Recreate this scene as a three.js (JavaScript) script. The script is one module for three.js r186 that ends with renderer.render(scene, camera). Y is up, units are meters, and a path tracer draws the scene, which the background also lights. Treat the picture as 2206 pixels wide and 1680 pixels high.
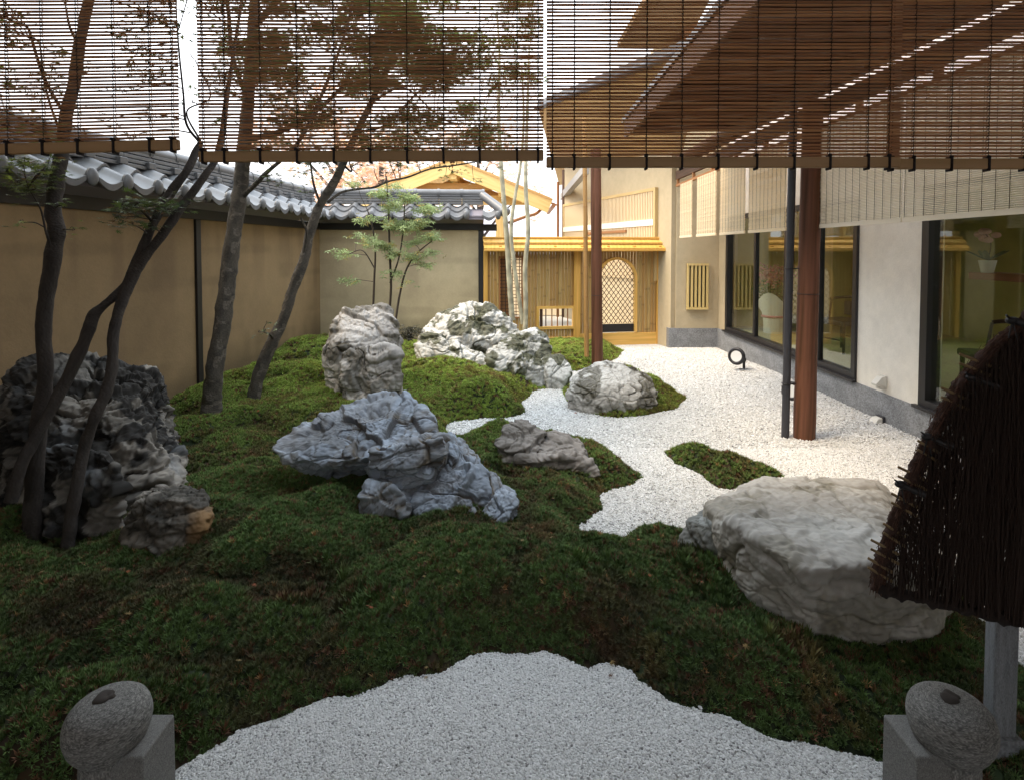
import * as THREE from 'three';
import { ConvexHull } from 'three/addons/math/ConvexHull.js';
import { mergeGeometries, mergeVertices, toCreasedNormals } from 'three/addons/utils/BufferGeometryUtils.js';
import { RoundedBoxGeometry } from 'three/addons/geometries/RoundedBoxGeometry.js';

// ---------------------------------------------------------------- camera, sky, sun, exposure
const W = 1024, H = 779, EYE = 1.8, F = 1250, PITCH = 2 * Math.PI / 180, CX = 1113, CY = 538 + F * Math.tan(PITCH);
const scene = new THREE.Scene();
const camera = new THREE.PerspectiveCamera(2 * Math.atan(840 / F) * 180 / Math.PI, W / H, 0.05, 400);
camera.position.set(0, EYE, 0);
camera.rotation.x = -PITCH;
camera.setViewOffset(2206, 1680, 1103 - CX, 840 - CY, 2206, 1680);
scene.add(camera);
const renderer = new THREE.WebGLRenderer({ antialias: true });
renderer.setSize(W, H);
renderer.toneMapping = THREE.LinearToneMapping;
renderer.toneMappingExposure = 2.9;
renderer.shadowMap.enabled = true;

// overcast bright sky: a little bluer overhead, whiter at the horizon
{
  const w = 64, h = 32, d = new Float32Array(w * h * 4);
  for (let j = 0; j < h; j++) for (let i = 0; i < w; i++) {
    const e = ((j + 0.5) / h - 0.5) * Math.PI;            // row 0 is the lower pole
    const t = Math.max(0, Math.sin(e)), k = (j * w + i) * 4;
    const L = 0.55 + 1.35 * t;
    d[k] = L * (1.0 - 0.2 * t); d[k + 1] = L * (0.98 - 0.05 * t); d[k + 2] = L * (0.98 + 0.09 * t); d[k + 3] = 1;
    if (e < 0) { d[k] *= 0.5; d[k + 1] *= 0.5; d[k + 2] *= 0.5; }
  }
  const sky = new THREE.DataTexture(d, w, h, THREE.RGBAFormat, THREE.FloatType);
  sky.mapping = THREE.EquirectangularReflectionMapping; sky.magFilter = THREE.LinearFilter; sky.needsUpdate = true;
  scene.background = sky; scene.environment = sky;
}
const sun = new THREE.DirectionalLight(0xffe7c4, 1.8);
sun.position.set(-10, 17, -3.2);
sun.target.position.set(0, 0, -6);
sun.castShadow = true; sun.shadow.radius = 55; sun.shadow.mapSize.set(4096, 4096);
Object.assign(sun.shadow.camera, { left: -14, right: 14, top: 14, bottom: -14, near: 1, far: 50 });
scene.add(sun, sun.target);

// ---------------------------------------------------------------- helpers
let seed = 12345;
const rnd = () => { seed |= 0; seed = seed + 0x6D2B79F5 | 0; let t = Math.imul(seed ^ seed >>> 15, 1 | seed); t = t + Math.imul(t ^ t >>> 7, 61 | t) ^ t; return ((t ^ t >>> 14) >>> 0) / 4294967296; };
const rr = (a, b) => a + (b - a) * rnd();
const gauss = () => (rnd() + rnd() + rnd() + rnd() - 2) * 0.866;
const clamp = (x, a = 0, b = 1) => Math.min(b, Math.max(a, x));
const sstep = (a, b, x) => { const t = clamp((x - a) / (b - a)); return t * t * (3 - 2 * t); };
const mix = (a, b, t) => a + (b - a) * t;
const V3 = (x, y, z) => new THREE.Vector3(x, y, z);
// a pixel of the 2206 x 1680 view as a ray
const ray = (px, py) => V3((px - CX) / F, -(py - CY) / F, -1).applyAxisAngle(V3(1, 0, 0), -PITCH);
const P = (px, py, d) => { const r = ray(px, py); return r.multiplyScalar(d / -r.z).add(V3(0, EYE, 0)); };
const G = (px, py, h = 0) => { const r = ray(px, py); return r.multiplyScalar((h - EYE) / r.y).add(V3(0, EYE, 0)); };
const PX = (px, py, X) => { const r = ray(px, py); return r.multiplyScalar(X / r.x).add(V3(0, EYE, 0)); };
// hash noise
const h3 = (x, y, z) => { let n = Math.imul(x, 374761393) ^ Math.imul(y, 668265263) ^ Math.imul(z, 2147483647 ^ 0x5bd1e995); n = Math.imul(n ^ (n >>> 13), 1274126177); n ^= n >>> 16; n = Math.imul(n, 2246822519); return ((n ^ (n >>> 15)) >>> 0) / 4294967296; };
function noise(x, y, z = 0) {
  const X = Math.floor(x), Y = Math.floor(y), Z = Math.floor(z); x -= X; y -= Y; z -= Z;
  const u = x * x * x * (x * (x * 6 - 15) + 10), v = y * y * y * (y * (y * 6 - 15) + 10), w = z * z * z * (z * (z * 6 - 15) + 10);
  const l = (a, b, t) => a + (b - a) * t;
  return l(l(l(h3(X, Y, Z), h3(X + 1, Y, Z), u), l(h3(X, Y + 1, Z), h3(X + 1, Y + 1, Z), u), v), l(l(h3(X, Y, Z + 1), h3(X + 1, Y, Z + 1), u), l(h3(X, Y + 1, Z + 1), h3(X + 1, Y + 1, Z + 1), u), v), w) * 2 - 1;
}
const fbm = (x, y, z, o = 4) => { let s = 0, a = 0.5; for (let i = 0; i < o; i++) { s += a * noise(x, y, z); x = x * 2.03 + 17.1; y = y * 2.03 + 5.3; z = z * 2.03 + 9.7; a *= 0.5; } return s; };
const ridge = (x, y, z, o = 3) => { let s = 0, a = 0.5; for (let i = 0; i < o; i++) { s += a * (1 - 2 * Math.abs(noise(x, y, z))); x = x * 2.1 + 7.7; y = y * 2.1 + 3.1; z = z * 2.1 + 1.9; a *= 0.5; } return s; };
// fractured cells: [height of this facet, distance to the nearest cell border]
function facets(x, y, z) {
  const X = Math.floor(x), Y = Math.floor(y), Z = Math.floor(z); let d1 = 9, d2 = 9, c = null;
  for (let i = -1; i < 2; i++) for (let j = -1; j < 2; j++) for (let k = -1; k < 2; k++) {
    const a = X + i, b = Y + j, e = Z + k, px = a + h3(a, b, e), py = b + h3(a + 57, b, e), pz = e + h3(a, b + 91, e), d = (px - x) ** 2 + (py - y) ** 2 + (pz - z) ** 2;
    if (d < d1) { d2 = d1; d1 = d; c = [a, b, e, px, py, pz]; } else if (d < d2) d2 = d;
  }
  const [a, b, e, px, py, pz] = c;
  return [(h3(a, b, e + 13) - 0.5) + 1.1 * ((h3(a + 5, b, e) - 0.5) * (x - px) + (h3(a, b + 7, e) - 0.5) * (y - py) + (h3(a, b, e + 3) - 0.5) * (z - pz)), Math.sqrt(d2) - Math.sqrt(d1)];
}
// tileable value noise for textures
const pn = (x, y, p, s = 0, py = p) => { const X = Math.floor(x), Y = Math.floor(y); x -= X; y -= Y; const m = (a) => ((a % p) + p) % p, w = (a) => ((a % py) + py) % py; const u = x * x * (3 - 2 * x), v = y * y * (3 - 2 * y); const a = h3(m(X), w(Y), s), b = h3(m(X + 1), w(Y), s), c = h3(m(X), w(Y + 1), s), d = h3(m(X + 1), w(Y + 1), s); return a + (b - a) * u + (c - a) * v + (a - b - c + d) * u * v; };
const toS = (c) => Math.round(255 * clamp(c <= 0.0031308 ? c * 12.92 : 1.055 * c ** (1 / 2.4) - 0.055));
function tex(n, fn, color = true, rep = 1) {
  const d = new Uint8Array(n * n * 4);
  for (let j = 0; j < n; j++) for (let i = 0; i < n; i++) { const c = fn(i / n, j / n), k = (j * n + i) * 4; for (let q = 0; q < 3; q++) d[k + q] = color ? toS(c[q]) : clamp(c[q]) * 255; d[k + 3] = 255; }
  const t = new THREE.DataTexture(d, n, n); t.wrapS = t.wrapT = THREE.RepeatWrapping; t.magFilter = THREE.LinearFilter; t.minFilter = THREE.LinearMipmapLinearFilter; t.generateMipmaps = true;
  if (color) t.colorSpace = THREE.SRGBColorSpace; t.repeat.set(rep, rep); t.needsUpdate = true; return t;
}
const std = (c, rough = 0.8, o = {}) => { const m = new THREE.MeshStandardMaterial({ roughness: rough, side: THREE.DoubleSide, ...o }); if (c) m.color.setRGB(...c); return m; };

// object bookkeeping
const used = {};
const numbered = (n) => { const k = used[n] = (used[n] ?? -1) + 1; return k ? `${n}_${String(k).padStart(3, '0')}` : n; };
function tag(o, label, category, group, kind) { o.userData = { label, category }; if (group) o.userData.group = group; if (kind) o.userData.kind = kind; return o; }
function thing(name, label, category, base, group) {   // Group at the thing's base; its parts are authored in world coordinates
  const g = new THREE.Group(); g.name = numbered(name); g.position.copy(base); scene.add(g); g.updateMatrixWorld(); tag(g, label, category, group); return g;
}
function offset(parent) { const v = V3(0, 0, 0); for (let p = parent; p && p !== scene; p = p.parent) v.add(p.position); return v; }
function part(name, geo, mat, parent, kind) {         // world-authored geometry (or list) to one named mesh
  const list = Array.isArray(geo) ? geo : [geo];
  const g = list.length > 1 ? merge(list) : list[0];
  if (parent !== scene) { const o = offset(parent); g.translate(-o.x, -o.y, -o.z); }
  const m = new THREE.Mesh(g, mat); m.name = parent === scene ? numbered(name) : name; m.castShadow = m.receiveShadow = true; parent.add(m);
  if (kind) m.userData.kind = kind; return m;
}
function solo(name, label, category, geo, mat, base, group) {   // a thing of one mesh
  const list = Array.isArray(geo) ? geo : [geo], g = list.length > 1 ? merge(list) : list[0]; g.translate(-base.x, -base.y, -base.z);
  const m = new THREE.Mesh(g, mat); m.name = numbered(name); m.position.copy(base); m.castShadow = m.receiveShadow = true; scene.add(m); return tag(m, label, category, group);
}
function struct(name, geo, mat, kind = 'structure', label) { const m = part(name, geo, mat, scene, kind); if (label) m.userData.label = label; return m; }
function merge(list) {
  const a = list.map((g) => { g = g.index ? g.toNonIndexed() : g; for (const k of Object.keys(g.attributes)) if (!['position', 'normal', 'uv', 'color'].includes(k)) g.deleteAttribute(k); if (!g.attributes.uv) g.setAttribute('uv', new THREE.BufferAttribute(new Float32Array(g.attributes.position.count * 2), 2)); return g; });
  return mergeGeometries(a);
}
// box with metre uv whose v runs along each face's long side
function bx(w, h, d, x = 0, y = 0, z = 0, r = 0) {
  const g = r ? new RoundedBoxGeometry(w, h, d, 1, r) : new THREE.BoxGeometry(w, h, d);
  uvBox(g, [w, h, d]); return g.translate(x, y, z);
}
function uvBox(g, s) {
  const p = g.attributes.position, n = g.attributes.normal, uv = g.attributes.uv, off = [rnd(), rnd()];
  for (let i = 0; i < p.count; i++) {
    const a = [Math.abs(n.getX(i)), Math.abs(n.getY(i)), Math.abs(n.getZ(i))], q = [p.getX(i), p.getY(i), p.getZ(i)];
    const k = a[0] > a[1] && a[0] > a[2] ? 0 : a[1] > a[2] ? 1 : 2; let [u, v] = [[1, 2], [0, 2], [0, 1]][k];
    if (s[u] > s[v]) [u, v] = [v, u];
    uv.setXY(i, q[u] + off[0], q[v] + off[1]);
  }
}
// a bar of section w x h between two points (h kept upright)
function bar(a, b, w, h, r = 0) {
  const L = a.distanceTo(b), g = bx(w, h, L, 0, 0, 0, r), m = new THREE.Matrix4().lookAt(a, b, Math.abs(b.y - a.y) > L * 0.95 ? V3(0, 0, 1) : V3(0, 1, 0));
  return g.applyMatrix4(m).translate((a.x + b.x) / 2, (a.y + b.y) / 2, (a.z + b.z) / 2);
}
function cyl(a, b, r0, r1 = r0, n = 10) {
  const L = a.distanceTo(b), g = new THREE.CylinderGeometry(r1, r0, L, n), uv = g.attributes.uv;
  for (let i = 0; i < uv.count; i++) uv.setXY(i, uv.getX(i) * r0 * 6.28, uv.getY(i) * L);
  return g.applyQuaternion(new THREE.Quaternion().setFromUnitVectors(V3(0, 1, 0), b.clone().sub(a).normalize())).translate((a.x + b.x) / 2, (a.y + b.y) / 2, (a.z + b.z) / 2);
}
// tapered, knobbly tube along points [Vector3, radius]
function limb(pts, seg = 40, sides = 12, rough = 0.12, freq = 9) {
  const c = new THREE.CatmullRomCurve3(pts.map((p) => p[0]), false, 'centripetal'), fr = c.computeFrenetFrames(seg, false), L = c.getLength();
  const pos = [], uv = [], idx = [];
  for (let i = 0; i <= seg; i++) {
    const t = i / seg, q = c.getPoint(t), k = t * (pts.length - 1), a = Math.min(pts.length - 2, Math.floor(k)), r = mix(pts[a][1], pts[a + 1][1], k - a);
    const fi = Math.min(seg, Math.round(c.getUtoTmapping ? t * seg : i));
    for (let j = 0; j <= sides; j++) {
      const th = j % sides / sides * Math.PI * 2, n = fr.normals[fi].clone().multiplyScalar(Math.cos(th)).addScaledVector(fr.binormals[fi], Math.sin(th));
      const s = q.clone().addScaledVector(n, r), e = r * (1 + rough * fbm(s.x * freq, s.y * freq, s.z * freq, 3) * 2);
      s.copy(q).addScaledVector(n, e); pos.push(s.x, s.y, s.z); uv.push(j / sides * r * 6.28, t * L);
    }
  }
  for (let i = 0; i < seg; i++) for (let j = 0; j < sides; j++) { const a = i * (sides + 1) + j, b = a + sides + 1; idx.push(a, b, a + 1, b, b + 1, a + 1); }
  const g = new THREE.BufferGeometry(); g.setAttribute('position', new THREE.Float32BufferAttribute(pos, 3)); g.setAttribute('uv', new THREE.Float32BufferAttribute(uv, 2)); g.setIndex(idx); g.computeVertexNormals(); return g;
}
// slab from a polygon of world points, thickened along n
function slab(pts, n) {
  const k = pts.length, q = [...pts, ...pts.map((p) => p.clone().add(n))], pos = [], uv = [];
  const tri = (a, b, c) => { for (const v of [a, b, c]) { pos.push(v.x, v.y, v.z); } const nn = b.clone().sub(a).cross(c.clone().sub(a)); const ax = Math.abs(nn.x) > Math.abs(nn.y) && Math.abs(nn.x) > Math.abs(nn.z) ? 0 : Math.abs(nn.y) > Math.abs(nn.z) ? 1 : 2; for (const v of [a, b, c]) uv.push(...(ax === 0 ? [v.z, v.y] : ax === 1 ? [v.x, v.z] : [v.x, v.y])); };
  for (let i = 1; i < k - 1; i++) { tri(q[0], q[i], q[i + 1]); tri(q[k], q[k + i + 1], q[k + i]); }
  for (let i = 0; i < k; i++) { const j = (i + 1) % k; tri(q[i], q[k + i], q[j]); tri(q[j], q[k + i], q[k + j]); }
  const g = new THREE.BufferGeometry(); g.setAttribute('position', new THREE.Float32BufferAttribute(pos, 3)); g.setAttribute('uv', new THREE.Float32BufferAttribute(uv, 2)); g.computeVertexNormals(); return g;
}
const sphere = (r, x, y, z, sx = 1, sy = 1, sz = 1, n = 16) => new THREE.SphereGeometry(r, n, Math.round(n * 0.7)).scale(sx, sy, sz).translate(x, y, z);

// ---------------------------------------------------------------- materials
const plasterBump = tex(256, (u, v) => { const k = 0.5 * pn(u * 128, v * 128, 128) + 0.3 * pn(u * 40, v * 40, 40, 3) + 0.2 * pn(u * 8, v * 8, 8, 5); return [k, k, k]; }, false);
const plasterMap = (c) => tex(256, (u, v) => { const k = 0.9 + 0.07 * pn(u * 6, v * 6, 6, 1) + 0.08 * pn(u * 17, v * 17, 17, 2) + 0.07 * pn(u * 120, v * 120, 120, 4); return c.map((x) => x * k); });
const wallPlaster = (c) => std(null, 0.95, { map: tex(512, (u, v) => { const st = pn(u * 24, v * 3, 24, 21, 3), k = 0.78 + 0.16 * pn(u * 7, v * 7, 7, 1) + 0.12 * pn(u * 24, v * 24, 24, 2) + 0.08 * pn(u * 160, v * 160, 160, 4) - 0.12 * sstep(0.55, 0.9, st); return c.map((x) => x * k); }, true, 0.33), vertexColors: true, bumpMap: plasterBump, bumpScale: 0.002 });
const woodTex = (c, contrast = 0.35, lines = 26) => tex(256, (u, v) => {
  const w = u * lines / 2 + 0.35 * pn(u * 4, v * 2, 2, 7) + 0.25 * pn(u * 3, v * 3, 3, 8), s = 0.5 + 0.5 * Math.sin(w * Math.PI * 2);
  const k = 1 - contrast * (0.55 * s * pn(u * 30, v * 3, 30, 9, 3) + 0.45 * pn(u * 90, v * 4, 90, 11, 4)); return [c[0] * k, c[1] * k * (0.97 + 0.03 * k), c[2] * k * k];
});
const M = {
  plasterTanShade: wallPlaster([0.25, 0.168, 0.084]), plasterTanLit: wallPlaster([0.45, 0.36, 0.225]),  // one tan plaster in two copies: shaded left wall, lit back wall
  plasterWhite: std(null, 0.95, { map: plasterMap([0.78, 0.74, 0.66]), bumpMap: plasterBump, bumpScale: 0.0015 }),
  plasterBeige: std(null, 0.95, { map: plasterMap([0.46, 0.38, 0.25]), bumpMap: plasterBump, bumpScale: 0.002 }),
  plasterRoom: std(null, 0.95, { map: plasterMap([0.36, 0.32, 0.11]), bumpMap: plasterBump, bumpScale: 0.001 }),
  blackWood: std([0.012, 0.010, 0.010], 0.55),
  blackMetal: std([0.012, 0.011, 0.013], 0.4),
  yellowWood: std(null, 0.6, { map: woodTex([0.74, 0.41, 0.10], 0.35) }),
  yellowWood2: std(null, 0.6, { map: woodTex([0.78, 0.46, 0.13], 0.35, 18) }),
  paleWood: std(null, 0.7, { map: woodTex([0.55, 0.40, 0.20], 0.2) }),
  orangeWood: std(null, 0.65, { map: woodTex([0.36, 0.16, 0.06], 0.4) }),
  darkBrown: std(null, 0.7, { map: woodTex([0.10, 0.045, 0.025], 0.5) }),
  soffit: std(null, 0.75, { map: woodTex([0.13, 0.055, 0.03], 0.5) }),
  logWood: std(null, 0.75, { map: woodTex([0.155, 0.056, 0.03], 0.65, 40), bumpMap: plasterBump, bumpScale: 0.002 }),
  floorWood: std(null, 0.5, { map: woodTex([0.22, 0.14, 0.08], 0.4) }),
  tile: std(null, 0.42, { map: tex(128, (u, v) => { const k = 0.8 + 0.35 * pn(u * 5, v * 5, 5) + 0.12 * pn(u * 60, v * 60, 60, 2); return [0.112 * k, 0.112 * k, 0.116 * k]; }) }),
  fascia: std([0.17, 0.15, 0.17], 0.8),
  granite: std(null, 0.8, { map: tex(256, (u, v) => { const a = pn(u * 128, v * 128, 128), b = pn(u * 64, v * 64, 64, 3), c = pn(u * 10, v * 10, 10, 6); const k = 0.21 * (0.7 + 0.5 * (a > 0.62 ? 1.2 : a > 0.3 ? 0.6 : 0.12) + 0.25 * (b - 0.5) + 0.35 * (c - 0.5)); return [k * 0.97, k, k * 1.05]; }) }),
  postStone: std(null, 0.9, { map: tex(256, (u, v) => { const a = pn(u * 110, v * 110, 110), b = pn(u * 30, v * 30, 30, 3); const k = 0.25 * (0.35 + 1.0 * a * a + 0.35 * (b - 0.3)); return [k, k * 0.97, k * 0.9]; }), bumpMap: plasterBump, bumpScale: 0.002 }),
  glass: new THREE.MeshPhysicalMaterial({ color: 0xf4f8f2, roughness: 0, transmission: 1, thickness: 0, ior: 1.5, side: THREE.DoubleSide }),
  copper: std([0.30, 0.13, 0.05], 0.5, { metalness: 0.3 }),
  pipe: std([0.035, 0.035, 0.042], 0.45),
  whitePlastic: std([0.62, 0.60, 0.54], 0.5),
  bark: std(null, 0.95, { map: tex(256, (u, v) => { const k = 0.7 + 0.5 * pn(u * 20, v * 6, 2, 1) * pn(u * 60, v * 30, 30, 2) + 0.35 * pn(u * 9, v * 9, 9, 3); return [0.042 * k, 0.034 * k, 0.029 * k]; }), bumpMap: plasterBump, bumpScale: 0.006 }),
  barkPale: std(null, 0.95, { map: tex(256, (u, v) => { const l = pn(u * 7, v * 10, 7, 4, 10), k = 0.35 + 0.5 * pn(u * 12, v * 12, 12, 1) + 0.4 * pn(u * 50, v * 50, 50, 2) + (l > 0.62 ? 1.1 * pn(u * 40, v * 40, 40, 6) : 0); return [0.08 * k, 0.068 * k, 0.054 * k]; }), bumpMap: plasterBump, bumpScale: 0.006 }),
  barkThin: std(null, 0.9, { map: tex(128, (u, v) => { const k = 0.6 + 0.6 * pn(u * 14, v * 14, 14, 1); return [0.42 * k, 0.39 * k, 0.28 * k]; }) }),
  twig: std([0.06, 0.045, 0.035], 0.9),
};
M.postStone.map.repeat.set(2, 2); M.postStone.bumpMap = null;
for (const k of ['bark', 'barkPale']) { M[k].map.repeat.set(2, 2); M[k].bumpMap.repeat?.set(1, 1); }
const leafMat = (c, tr = 0.45) => new THREE.MeshPhysicalMaterial({ color: new THREE.Color().setRGB(...c), roughness: 0.97, transmission: tr, thickness: 0, side: THREE.DoubleSide });

// ---------------------------------------------------------------- the ground: gravel, moss
const polyPx = (list, h = 0) => list.map(([x, y]) => { const g = G(x, y, h); return [g.x, g.z]; });
const nearEdge = [[1925, 1668], [1870, 1640], [1800, 1635], [1740, 1612], [1660, 1600], [1600, 1575], [1560, 1555], [1500, 1545], [1440, 1530], [1400, 1482], [1350, 1450], [1310, 1441], [1262, 1456], [1215, 1430], [1170, 1413], [1080, 1413], [1012, 1422], [955, 1460], [870, 1466], [830, 1482], [760, 1507], [700, 1517], [600, 1562], [500, 1592], [430, 1642], [370, 1684]];
const mainMoss = [
  ...polyPx([[1345, 757], [1330, 775], [1290, 790], [1225, 803], [1212, 828], [1150, 845], [1128, 868], [1136, 890], [1100, 900], [1020, 905], [970, 910], [960, 925], [985, 944], [1020, 925], [1080, 914], [1150, 930], [1230, 958], [1285, 972], [1335, 984], [1388, 1028], [1372, 1047], [1320, 1055], [1296, 1075], [1306, 1100], [1254, 1133], [1282, 1169], [1330, 1167], [1372, 1136], [1420, 1124], [1472, 1146], [1560, 1150], [1700, 1130], [1850, 1110], [1990, 1180], [2100, 1300], [2215, 1445]]),
  [2.35, -2.3], [2.2, -1.7], ...polyPx(nearEdge), [-1.6, -1.5], [-4.2, -1.5], [-4.0, -6], [-3.8, -11], [0.5, -11.1], [1.75, -10.9]];
const islandA = polyPx([[1208, 838], [1215, 860], [1240, 886], [1290, 896], [1335, 902], [1400, 896], [1464, 881], [1482, 858], [1445, 838], [1400, 815], [1330, 800], [1250, 812]]);
const islandB = polyPx([[1428, 973], [1460, 965], [1530, 975], [1600, 990], [1660, 1010], [1702, 1028], [1640, 1036], [1578, 1059], [1540, 1055], [1502, 1022], [1450, 1000]]);
function sdPoly(poly, x, z) {
  let d = 1e9, ins = false;
  for (let i = 0, j = poly.length - 1; i < poly.length; j = i++) {
    const [ax, az] = poly[i], [bx2, bz] = poly[j], ex = bx2 - ax, ez = bz - az, wx = x - ax, wz = z - az, t = clamp((wx * ex + wz * ez) / (ex * ex + ez * ez + 1e-12));
    d = Math.min(d, (wx - ex * t) ** 2 + (wz - ez * t) ** 2);
    if ((az > z) !== (bz > z) && x < (bx2 - ax) * (z - az) / (bz - az) + ax) ins = !ins;
  }
  return (ins ? 1 : -1) * Math.sqrt(d);
}
const X0 = -4.4, X1 = 4.4, Z0 = -11.6, Z1 = -1.2, CELL = 0.03, NX = Math.round((X1 - X0) / CELL), NZ = Math.round((Z1 - Z0) / CELL);
const SD = new Float32Array((NX + 1) * (NZ + 1));
for (let j = 0; j <= NZ; j++) for (let i = 0; i <= NX; i++) {
  const x = X0 + i * CELL, z = Z0 + j * CELL;
  SD[j * (NX + 1) + i] = Math.max(sdPoly(mainMoss, x, z), sdPoly(islandA, x, z), sdPoly(islandB, x, z)) + 0.02 * noise(x * 9, z * 9, 2) + 0.012 * noise(x * 30, z * 30, 4);
}
const sdAt = (x, z) => { const u = clamp((x - X0) / CELL, 0, NX - 1.001), v = clamp((z - Z0) / CELL, 0, NZ - 1.001), i = u | 0, j = v | 0, a = u - i, b = v - j, k = j * (NX + 1) + i; return (SD[k] * (1 - a) + SD[k + 1] * a) * (1 - b) + (SD[k + NX + 1] * (1 - a) + SD[k + NX + 2] * a) * b; };
const hills = [[-3.0, -9.0, 1.2, 0.26], [-2.5, -6.9, 0.7, 0.26], [-0.95, -7.5, 0.6, 0.26], [-0.38, -6.55, 0.4, 0.16], [-2.3, -5.6, 0.6, 0.08], [-3.3, -6.6, 0.5, 0.12], [-1.2, -3.4, 0.5, 0.05], [0.75, -2.35, 0.35, 0.05], [0.55, -3.6, 0.3, 0.05], [-0.2, -3.1, 0.4, 0.04], [1.05, -9.4, 0.5, 0.05], [-1.9, -2.9, 0.5, 0.04], [-2.35, -3.1, 0.4, -0.06]];
const gravelY = (x, z) => 0.006 * fbm(x * 2.2, z * 2.2, 3, 3) + 0.075 * sstep(2.95, 3.55, x + 0.12 * noise(z * 1.3, 4)) * sstep(-10.4, -7.5, z);
function mossY(x, z, sd = sdAt(x, z)) {
  let h = 0.085 * sstep(0, 0.3, sd) + 0.02 * sstep(-0.02, 0.05, sd) - 0.02;
  for (const [a, b, r, k] of hills) h += k * Math.exp(-((x - a) ** 2 + (z - b) ** 2) / (r * r)) * sstep(0, 0.4, sd);
  const m = sstep(0.02, 0.3, sd) * (1 - 0.85 * Math.exp(-(((x - 1.55) / 0.75) ** 4) - ((z + 2.4) / 0.42) ** 4)), b = (s, o) => { const n = noise(x * s, z * s, o); return n; };
  return h + m * (0.05 * b(2.6, 1) + 0.13 * cushions(x + 0.1 * noise(x * 3, z * 3, 6), z, 2.1, 40) + 0.04 * cushions(x, z + 0.05 * noise(x * 6, z * 6, 8), 4.7, 60) - 0.045 + 0.012 * b(12, 3));
}
function cushions(x, z, s, seed2) { const u = x * s, v = z * s, U = Math.floor(u), V = Math.floor(v); let m = 0; for (let i = -1; i < 2; i++) for (let j = -1; j < 2; j++) { const a = U + i, b = V + j, r = 0.55 + 0.45 * h3(a, b, seed2 + 2), d = ((a + h3(a, b, seed2) - u) ** 2 + (b + h3(a, b, seed2 + 1) - v) ** 2) / (r * r); if (d < 1) m = Math.max(m, (0.5 + 0.5 * h3(a, b, seed2 + 3)) * Math.sqrt(1 - d)); } return m; }
const isMoss = (x, z) => sdAt(x, z) > 0;
{
  const gT = (rough) => tex(512, (u, v) => { let k = 0; const a = pn(u * 128, v * 128, 128), b = pn(u * 256, v * 256, 256, 4), c = pn(u * 9, v * 9, 9, 8); k = 0.56 + 0.4 * a * (0.6 + 0.4 * b); if (a < 0.22) k *= 0.45; k *= 0.94 + 0.1 * c; return rough ? [a, a, a] : [0.8 * k * 1.1, 0.795 * k * 1.1, 0.77 * k * 1.1]; }, !rough);
  const g = new THREE.PlaneGeometry(8.6, 11.2, 172, 224).rotateX(-Math.PI / 2).translate(0, 0, -5.9), p = g.attributes.position, uv = g.attributes.uv;
  for (let i = 0; i < p.count; i++) { const x = p.getX(i), z = p.getZ(i); p.setY(i, gravelY(x, z) - 0.004); uv.setXY(i, x, z); }
  g.computeVertexNormals();
  struct('gravel_ground', g, std(null, 0.95, { map: gT(false), bumpMap: gT(true), bumpScale: 0.006 }), 'structure', 'raked white gravel bed of the courtyard garden');
  // the land round the courtyard
  struct('outer_ground', new THREE.PlaneGeometry(240, 240).rotateX(-Math.PI / 2).translate(0, -0.12, -20), std([0.42, 0.39, 0.33], 0.95), 'structure', 'pale ground outside the garden walls');
  // moss sheet
  const pos = [], col = [], idx = [], map = new Map();
  const vert = (i, j) => { const k = j * (NX + 1) + i; if (map.has(k)) return map.get(k); const x = X0 + i * CELL, z = Z0 + j * CELL, n = pos.length / 3, sd = SD[k]; pos.push(x, mossY(x, z, sd), z); const q = 0.8 + 0.5 * noise(x * 8, z * 8, 7), br = sstep(0.0, 0.5, noise(x * 3.1, z * 3.1, 9)); col.push(mix(0.022, 0.05, br) * q, mix(0.035, 0.03, br) * q, mix(0.010, 0.012, br) * q); map.set(k, n); return n; };
  for (let j = 0; j < NZ; j++) for (let i = 0; i < NX; i++) if (SD[j * (NX + 1) + i] > -0.04) { const a = vert(i, j), b = vert(i + 1, j), c = vert(i, j + 1), d = vert(i + 1, j + 1); idx.push(a, c, b, b, c, d); }
  const mg = new THREE.BufferGeometry(); mg.setAttribute('position', new THREE.Float32BufferAttribute(pos, 3)); mg.setAttribute('color', new THREE.Float32BufferAttribute(col, 3)); mg.setIndex(idx); mg.computeVertexNormals();
  struct('moss_ground', mg, std(null, 1, { vertexColors: true }), 'structure', 'moss covered mounds between the rocks and the gravel');
}
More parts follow.
